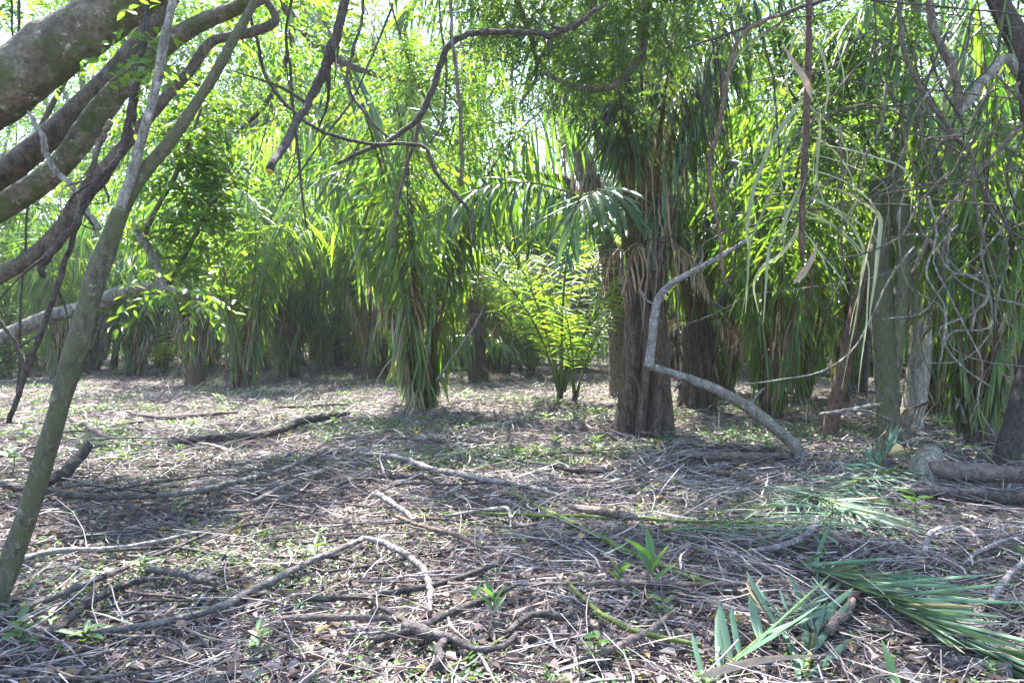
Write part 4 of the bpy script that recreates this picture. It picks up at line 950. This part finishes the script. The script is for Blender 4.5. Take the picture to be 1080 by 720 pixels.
# tangle of thin vines at the upper right: each one its own
g = np.random.default_rng(61)
for label, grp, n, x0, x1, y0, y1, d0, d1, mat in (
        ('thin bare vine tangled with others above the right hand palms', 'tangled vines above the right hand palms', 58, 880, 1100, -30, 190, 5.5, 8.5, 'brown_bark'),
        ('thin vine dangling in front of the palms by the twin trunks', 'vines dangling by the twin trunks', 18, 930, 1090, 180, 260, 6.5, 9, 'grey_bark'),
        ('hair thin vine trailing from the canopy over the clearing', 'vines trailing over the clearing', 16, 280, 900, -40, 60, 6, 11, 'dark_bark')):
    for q in range(n):
        px, py, d = g.uniform(x0, x1), g.uniform(y0, y1), g.uniform(d0, d1)
        rows = [(px, py, g.uniform(1.3, 3.0))]; a = g.uniform(.7, 2.4) if n > 17 else g.uniform(1.3, 1.9)
        for s in range(int(g.integers(4, 8))):
            a = np.clip(a + g.normal(0, .6 if n > 17 else .15), .1, 3.0)
            px += 42 * math.cos(a); py += 42 * math.sin(a); rows.append((px, py, rows[-1][2] * .93))
        wood('liana', label, 'vine', rows, M[mat if q % 3 else 'dark_bark'], grp, d=d, sides=5, n=22)

# leafy bough of an overhanging tree
ob = at(650, -60, 7.6)
t = thing('overhanging_bough', ob, 'leafy bough with fine green leaves hanging over the clearing', 'tree')
limb(t, ob, 'limb', [(690, -60, 10), (682, -10, 9), (680, 30, 9), (676, 58, 9), (660, 80, 8), (640, 93, 7), (605, 91, 6), (572, 76, 4)], 7.4, 'brown_bark', 10)
limb(t, ob, 'limb', [(640, -60, 6), (628, 0, 6), (618, 18, 6), (598, 30, 6), (575, 52, 4), (560, 85, 3)], 7.7, 'brown_bark', 8)
limb(t, ob, 'limb', [(520, -60, 7), (545, 0, 6), (560, 40, 5), (566, 80, 4), (548, 110, 3)], 7.9, 'brown_bark', 8)
leafy(t, ob, [(570, 40, 7.6), (620, 55, 7.4), (545, 85, 7.8), (600, 95, 7.5), (650, 40, 7.3), (700, 25, 7.2), (660, 95, 7.5), (540, 10, 7.8), (500, 25, 8), (720, 60, 7.5), (610, -40, 7.6), (700, -50, 7.4), (500, -60, 8), (740, 15, 7.4)], [.42, .42, .36, .36, .4, .4, .3, .45, .4, .25, .7, .7, .7, .3], 2600, .05, 12, 'bough_leaf', 33, .26, name='foliage', ratio=.42)
leafy(t, ob, [(480, 80, 8.6), (430, 70, 9), (520, 150, 9), (455, 180, 9), (490, 130, 8.6)], [.4, .4, .35, .3, .3], 380, .07, 9, 'broad_leaf', 34, .3, name='foliage')
limb(t, ob, 'limb', [(690, -60, 10, 7.4), (700, -120, 11, 7.2), (760, -170, 9, 6.9), (840, -190, 6, 6.6)], 7, 'brown_bark', 10)
leafy(t, ob, [(560, -150, 7), (640, -170, 6.8), (720, -140, 6.8), (800, -190, 6.6), (880, -170, 6.6), (960, -230, 6.4), (480, -170, 7)], [.6, .6, .6, .6, .6, .6, .5], 900, .07, 10, 'bough_leaf', 38, .3, name='foliage', ratio=.42)  # unseen limb and leaves, added to block sun from the nearest ground
# leafy boughs of the canopy over the left of the clearing, lit from behind
ob = at(330, -80, 10)
t = thing('overhanging_bough', ob, 'bright yellow green bough behind the sawn limb and wiry vine', 'tree')
limb(t, ob, 'limb', [(230, -120, 14), (270, -40, 12), (310, 20, 10), (350, 60, 8), (400, 80, 6), (440, 85, 4)], 10, 'brown_bark', 9)
limb(t, ob, 'limb', [(310, 20, 8), (300, 70, 6), (280, 110, 5), (250, 140, 3)], 10, 'brown_bark', 8)
leafy(t, ob, [(290, 30, 8.5), (340, 50, 11.5), (390, 40, 13.5), (320, 100, 9), (270, 110, 12), (400, 95, 15), (250, 60, 14), (440, 20, 10), (360, 130, 13), (230, 120, 9.5), (330, -60, 12), (430, -50, 14)], [.7, .7, .7, .6, .6, .5, .6, .7, .5, .5, 1, 1], 900, .095, 9, 'broad_leaf', 35, .36, name='foliage')

ob = at(60, -120, 9.5)
t = thing('overhanging_bough', ob, 'shaded leafy bough filling the gaps behind the thick mossy limbs', 'tree')
limb(t, ob, 'limb', [(-60, -120, 14), (20, -50, 12), (90, 10, 10), (150, 60, 7), (210, 90, 4)], 9.5, 'brown_bark', 9)
limb(t, ob, 'limb', [(90, 10, 8), (70, 80, 6), (40, 140, 5), (20, 200, 3)], 9.5, 'brown_bark', 8)
leafy(t, ob, [(20, 20, 8.4), (90, 40, 10.6), (150, 80, 12.4), (210, 60, 9.0), (30, 130, 11.5), (90, 190, 12.6), (250, 20, 13.2), (20, 230, 10.8), (130, 130, 9.2), (300, 70, 14.5), (190, 10, 15.0), (340, 10, 12), (410, 70, 16), (60, -60, 12.5), (200, -80, 10.5), (360, 90, 14)], [.7, .7, .7, .6, .6, .5, .6, .5, .5, .6, .7, .7, .6, .8, .8, .5], 1500, .09, 9, 'fine_leaf', 36, .36, name='foliage')
# ------------------------------------------------------------------ the dry hanging frond with pale straps
hb = at(852, -30, 6.2)
t = thing('dry_palm_frond', hb, 'dry palm frond hanging upside down with curled pale straps', 'palm frond')
limb(t, hb, 'rachis', [(853, -40, 6), (853, 40, 7), (851, 110, 7), (848, 180, 7), (845, 245, 6), (846, 275, 3)], 6.2, 'red_bark', 9)
m = MB()
STR = [[(850, 108), (866, 122), (884, 140), (894, 160), (893, 178), (884, 195)], [(848, 175), (868, 182), (890, 190), (912, 205), (925, 222), (922, 240), (917, 260), (912, 285), (906, 310), (900, 330), (896, 352)],
       [(849, 205), (872, 215), (892, 230), (905, 248), (912, 268), (908, 300), (903, 335), (894, 380), (888, 410)], [(847, 220), (870, 232), (890, 248), (903, 262), (908, 280)], [(848, 160), (880, 168), (905, 178), (930, 190), (938, 212), (934, 240), (930, 262)],
       [(846, 240), (862, 262), (872, 282), (876, 300)], [(852, 112), (838, 130), (828, 158), (824, 190), (828, 220), (824, 250)], [(850, 60), (836, 75), (822, 95), (816, 130), (808, 160), (800, 185), (792, 225)],
       [(848, 150), (832, 172), (815, 200), (802, 230), (790, 262), (788, 300), (782, 335)], [(848, 190), (838, 210), (825, 240), (812, 262), (808, 300), (805, 340)], [(850, 100), (835, 120), (815, 150), (795, 200), (788, 240), (790, 270), (786, 330)],
       [(851, 85), (860, 100), (866, 120), (862, 150), (858, 185), (866, 215)], [(848, 230), (835, 255), (820, 272), (806, 280), (795, 300), (800, 330)], [(853, 30), (868, 55), (874, 90), (870, 120)], [(849, 140), (870, 150), (888, 168), (900, 190), (905, 225), (899, 250)],
       [(850, 40), (830, 30), (800, 40), (778, 60), (765, 90)], [(852, 20), (835, 50), (830, 85), (838, 120)]]
STR += [[(a + dx + 3 * k, b + dy - 2 * k) for k, (a, b) in enumerate(l)] for l, dx, dy in zip(STR[1:15:2] + STR[0:6:2], (-9, 8, 11, -12, 7, -8, 10, 9, -7, 12), (14, -10, 18, 12, -14, 16, -8, 12, 20, -9))]
for q, s in enumerate(STR):
    gg = np.random.default_rng(q); p = np.array([at(a, b, 6.2 - .04 * k * (1 if q % 2 else -1)) for k, (a, b) in enumerate(s)]) - hb
    p = spline(p, 22); T = nrm(np.gradient(p, axis=0)); ang = np.cumsum(gg.normal(0, .16, 22)) + gg.uniform(0, 3)
    e1 = nrm(np.cross(T, [0, 1.0, .2])); e2 = np.cross(T, e1)
    W = (e1 * np.cos(ang)[:, None] + e2 * np.sin(ang)[:, None]) * (np.interp(np.linspace(0, 1, 22), [0, .1, .6, 1], [.5, 1, .9, .15]) * gg.uniform(.009, .019))[:, None]
    fo = np.cross(T, W) * .5
    m.strips(p[None], W[None], 0, fo[None])
m.build('foliage', M['wilted_leaf'], t)
for label, s, mt in (('small curled tan dead leaf hanging beside the dry frond', [(826, 48), (836, 66), (848, 85), (857, 108)], 'dead_frond'), ('large curled tan dead leaf hanging in front of the dry frond', [(862, 256), (856, 272), (846, 288), (836, 300)], 'dead_frond')):
    p = np.array([at(a, b, 6.0) for a, b in s]); b0 = p[0].copy(); p = spline(p - b0, 12)
    T = nrm(np.gradient(p, axis=0)); e1 = nrm(np.cross(T, [0, 1.0, .0])); w = np.interp(np.linspace(0, 1, 12), [0, .4, .75, 1], [.15, .8, 1, .05]) * .03
    mm = MB(); mm.strips(p[None], (e1 * w[:, None])[None], 0, (np.cross(T, e1) * w[:, None] * .7)[None]); o = mm.build('dead_leaf', M[mt]); o.location = b0; tag(o, label, 'leaf')

# ------------------------------------------------------------------ cut green fronds on the ground
def ground_frond(label, pts, LL, LW, pairs, seed, leaf='cut_leaf', stalk='green_petiole', lift=.05, droop=.25, up=(0, 0, 1), alpha=(60, 25), r0=.014, side=None, rise=4, ragged=.12, twist=.5, s0=.05):
    p = np.array([on_ground(a, b, lift) if len(c) == 0 else on_ground(a, b, c[0]) for a, b, *c in pts]); b0 = p[0].copy()
    P = spline(p, 18) - b0
    t = thing('fallen_palm_frond', b0, label, 'palm frond')
    ra, lf = frond_parts(P, up, pairs, LL, LW, s0, droop, seed, 5, True, alpha, rise, r0, ragged, twist, side, .45)
    ra.build('rachis', M[stalk], t); lf.build('foliage', M[leaf], t)
    return t
ground_frond('long cut green frond with brown spine lying toward the corner', [(828, 592, .05), (870, 608, .09), (920, 630, .10), (970, 655, .10), (1020, 678, .08), (1090, 712, .05)], .72, .019, 84, 1, stalk='red_bark', alpha=(20, 9), rise=50, r0=.015, droop=.10, ragged=.08, twist=.5)
ground_frond('pale green frond fanned out flat below the cut log end', [(905, 505, .08), (880, 535, .10), (862, 556, .10), (835, 566, .08), (800, 570, .06)], .75, .03, 34, 2, alpha=(75, 35), droop=.3)
ground_frond('dark fine leaved frond lying in the shade before the bent branch', [(950, 492, .10), (910, 505, .12), (870, 520, .12), (830, 532, .10), (780, 540, .06)], .6, .022, 46, 3, leaf='cut_leaf', alpha=(70, 35), droop=.35)
ground_frond('green frond with narrow leaflets reaching right over the twigs', [(850, 520, .1), (880, 530, .12), (910, 545, .1), (935, 556, .06)], .55, .02, 30, 4, alpha=(45, 25))
ground_frond('cut frond tip with broad stiff leaflets standing in a fan', [(738, 726, .03), (762, 706, .06), (790, 682, .10), (815, 660, .13), (838, 640, .10)], .36, .040, 11, 5, alpha=(55, 40), rise=40, droop=.05, ragged=.0, twist=.2, r0=.010)
ground_frond('narrow upright bundle of pale green straps beside the purplish stick', [(848, 735, .02), (852, 700, .05), (860, 660, .09), (868, 620, .10)], .55, .032, 12, 6, alpha=(16, 10), rise=10, droop=.1, ragged=.1)
ground_frond('small torn frond standing on edge against the cut log end', [(918, 500, .05), (926, 490, .12), (936, 478, .22), (945, 466, .32)], .42, .03, 22, 7, alpha=(50, 20), side=-1.0, rise=10, droop=.2)
ground_frond('yellowing frond lying flat behind the forked grey branch', [(700, 560, .05), (745, 556, .08), (790, 553, .08), (850, 548, .08)], .5, .026, 20, 8, alpha=(50, 18), ragged=.3)
ground_frond('old dry frond half buried across the middle of the clearing', [(560, 500, .04), (610, 490, .06), (660, 486, .06), (700, 488, .04)], .5, .02, 24, 9, leaf='dead_frond', stalk='dead_wood', ragged=.4)
ground_frond('old dry frond lying in the light below the fissured palm', [(700, 470, .04), (660, 478, .06), (610, 474, .06), (560, 468, .04)], .6, .025, 24, 10, leaf='dead_frond', stalk='dead_wood', ragged=.4)

# single green blades lying or standing by the fronds
def blade(label, pts, w, leaf='cut_leaf', name='palm_leaflet'):
    p = np.array([on_ground(a, b, c) for a, b, c in pts]); b0 = p[0].copy(); p = spline(p - b0, 14)
    T = nrm(np.gradient(p, axis=0)); e1 = nrm(np.cross(T, nrm(np.array([.15, 1.0, -.5])))); ww = np.interp(np.linspace(0, 1, 14), [0, .15, .6, 1], [.35, 1, .85, .05]) * w
    mm = MB(); mm.strips(p[None], (e1 * ww[:, None])[None], 0, (np.cross(T, e1) * ww[:, None] * .35)[None])
    o = mm.build(name, M[leaf]); o.location = b0; return tag(o, label, 'leaf')
blade('broad green blade standing upright at the bottom of the clearing', [(946, 728, .02), (942, 712, .05), (936, 692, .10), (929, 672, .14)], .020, 'seedling_leaf')
blade('green blade leaning across the forked grey branch', [(858, 600, .02), (864, 580, .10), (872, 560, .16), (880, 540, .20)], .014, 'seedling_leaf')
blade('thin green blade standing beside the stub of sawn wood', [(861, 640, .02), (861, 620, .08), (862, 600, .14), (863, 580, .2)], .008)
blade('pale strap lying level over the cut leaf fan', [(738, 713, .10), (775, 702, .14), (815, 694, .14), (880, 690, .08)], .016, 'dead_frond')
blade('pale green strap curling left of the narrow bundle', [(825, 668, .02), (838, 690, .06), (842, 715, .05), (846, 740, .02)], .014)
blade('long straight blade with torn tip left of the bundle', [(818, 640, .1), (826, 664, .1), (836, 690, .06), (844, 706, .03)], .013)

# ------------------------------------------------------------------ seedlings
def seedling_meshes(seed, kind):
    g = np.random.default_rng(seed); st = MB(); lf = MB()
    n = {'round': 7, 'blade': 5, 'tuft': 9}[kind]; h = {'round': .16, 'blade': .2, 'tuft': .1}[kind]
    st.tube(spline(np.array([[0, 0, -.01], [.01, .01, h * .5], [g.normal(0, .02), g.normal(0, .02), h]]), 6), np.linspace(.004, .002, 6), 5)
    k = np.arange(n); a = k * 2.4 + g.normal(0, .3, n); z = h * (.35 + .65 * k / n)
    C = np.stack([0 * z, 0 * z, z], -1); el = g.uniform(.1, .7, n) if kind != 'blade' else g.uniform(.7, 1.5, n)
    D = np.stack([np.cos(a) * np.cos(el), np.sin(a) * np.cos(el), np.sin(el)], -1)
    N = np.stack([-np.cos(a) * np.sin(el), -np.sin(a) * np.sin(el), np.cos(el)], -1)
    L = g.uniform(.07, .12, n) * (1.7 if kind == 'blade' else 1)
    lf.leaves(C, D, N, L, L * {'round': .5, 'blade': .26, 'tuft': .3}[kind], 0, .2, .18)
    return st.mesh('stem', M['green_petiole']), lf.mesh('foliage', M['seedling_leaf'])
SM = {k: [seedling_meshes(s, k) for s in (1, 2, 3)] for k in ('round', 'blade', 'tuft')}
def seedling(px, py, label, kind, sc, group=None, q=0, pos=None, rz=0.0):
    p = on_ground(px, py) if pos is None else pos
    t = thing('seedling', p, label, 'seedling', group, rz); t.scale = (sc,) * 3
    a, b = SM[kind][q % 3]; link('stem', a, t); link('foliage', b, t)
for px, py, label, kind, sc, rz in [
    (688, 632, 'seedling with broad upright green blades, tallest one in the clearing', 'blade', 1.25, .4), (700, 660, 'pale seedling with oval leaves below the upright blades', 'round', .85, 1),
    (655, 628, 'seedling with a single cluster of blades left of the tallest one', 'blade', .75, 2), (966, 556, 'bright leaved seedling lit by sun in front of the two logs', 'round', 1.7, .3),
    (630, 706, 'dull green lobed seedling at the bottom edge', 'round', 1.0, 2), (332, 596, 'seedling with rounded leaves beside the long pale stick', 'round', .95, 0),
    (520, 660, 'dark green seedling beside the rising dark branch', 'blade', .8, 1), (188, 546, 'sunlit seedling with pale leaves by the dark stick', 'round', .8, 1),
    (280, 575, 'little upright seedling left of the rounded one', 'blade', .5, 2), (272, 695, 'seedling with one large dark leaf by the split stick', 'round', .9, 0),
    (150, 610, 'low tuft of fresh green between the slanted sticks', 'tuft', 1.2, 0), (90, 690, 'low tuft of fresh green at the near left edge', 'tuft', 1.3, 0), (12, 505, 'dark shrubby seedling behind the slender leaning trunk', 'round', 1.8, 0),
    (1060, 478, 'bright seedling at the foot of the dark edge trunk', 'round', 1.5, 0), (500, 645, 'seedling with narrow leaves on the dark branch', 'blade', .5, 0), (20, 690, 'leafy seedling in the near left corner', 'round', 1.1, 0),
]:
    seedling(px, py, label, kind, sc, None, int(px), None, rz)
g = np.random.default_rng(88)
for q in range(150):
    near = q < 80
    y = (2.8 * 3.0 ** g.random()) if near else g.uniform(8.5, 17); x = g.uniform(-1, 1) * .76 * y
    lab, grp = ('small green seedling poking through the near leaf litter', 'small seedlings in the near litter') if near else ('small green seedling on the deeper clearing floor', 'small seedlings in the deeper clearing')
    seedling(0, 0, lab, ('round', 'tuft', 'tuft')[q % 3], g.uniform(.3, .7) if near else g.uniform(.8, 1.6), grp, q, (x, y, float(gh(x, y))), g.uniform(0, 6.28))

# ------------------------------------------------------------------ moist air under the canopy
hv = NT('haze')
pv = hv.n('ShaderNodeVolumePrincipled'); pv.inputs['Color'].default_value = (.86, .90, .95, 1); pv.inputs['Density'].default_value = 0.0006; pv.inputs['Anisotropy'].default_value = 0.3
hv.t.links.new(pv.outputs[0], hv.out.inputs['Volume'])
mb = MB(); x0, x1, y0, y1, z0, z1 = -90, 90, -30, 80, -1.4, 24
mb.add(np.array([[x, y, z] for z in (z0, z1) for y in (y0, y1) for x in (x0, x1)]), [[0, 2, 3, 1], [4, 5, 7, 6], [0, 1, 5, 4], [2, 6, 7, 3], [0, 4, 6, 2], [1, 3, 7, 5]])
tag(mb.build('haze', hv.m, smooth=False), kind='stuff')

# ------------------------------------------------------------------ light, sky, camera
EL, AZ = 60.0, -14.0                       # sun height, bearing from the view direction (negative = left)
world = bpy.data.worlds.new('World'); scene.world = world; world.use_nodes = True
nt = world.node_tree; nt.nodes.clear()
sky = nt.nodes.new('ShaderNodeTexSky'); sky.sky_type = 'NISHITA'; sky.sun_disc = False
sky.sun_elevation = R(EL); sky.sun_rotation = R(AZ); sky.air_density = 1.0; sky.dust_density = 1.0; sky.ozone_density = 1.0
bg = nt.nodes.new('ShaderNodeBackground'); bg.inputs[1].default_value = 0.14
ow = nt.nodes.new('ShaderNodeOutputWorld'); nt.links.new(sky.outputs[0], bg.inputs[0]); nt.links.new(bg.outputs[0], ow.inputs[0])
sl = bpy.data.lights.new('sun', 'SUN'); sl.energy = 5.0; sl.angle = R(0.55); sl.color = (1.0, .96, .90)
so = bpy.data.objects.new('sun', sl); col.objects.link(so)
dirv = Vector((math.sin(R(AZ)) * math.cos(R(EL)), math.cos(R(AZ)) * math.cos(R(EL)), math.sin(R(EL))))
so.rotation_euler = (-dirv).to_track_quat('-Z', 'Y').to_euler(); so.location = dirv * 60

cam = bpy.data.cameras.new('camera'); co = bpy.data.objects.new('camera', cam); col.objects.link(co)
cam.sensor_width = 36; cam.lens = 36 * FPX / 1080; cam.clip_end = 2000; cam.clip_start = .05
co.location = (0, 0, CH); co.rotation_euler = (math.pi / 2 - PITCH, 0, 0)
scene.camera = co

scene.view_settings.view_transform = 'Standard'; scene.view_settings.look = 'None'
scene.view_settings.exposure = 2.85; scene.view_settings.gamma = 1.0; scene.view_settings.use_curve_mapping = False
scene.render.engine = 'CYCLES'
cy = scene.cycles
cy.max_bounces = 6; cy.diffuse_bounces = 4; cy.glossy_bounces = 2; cy.transmission_bounces = 4; cy.transparent_max_bounces = 4
cy.caustics_reflective = False; cy.caustics_refractive = False
cy.sample_clamp_indirect = 6.0
cy.use_denoising = True; cy.denoiser = 'OPENIMAGEDENOISE'
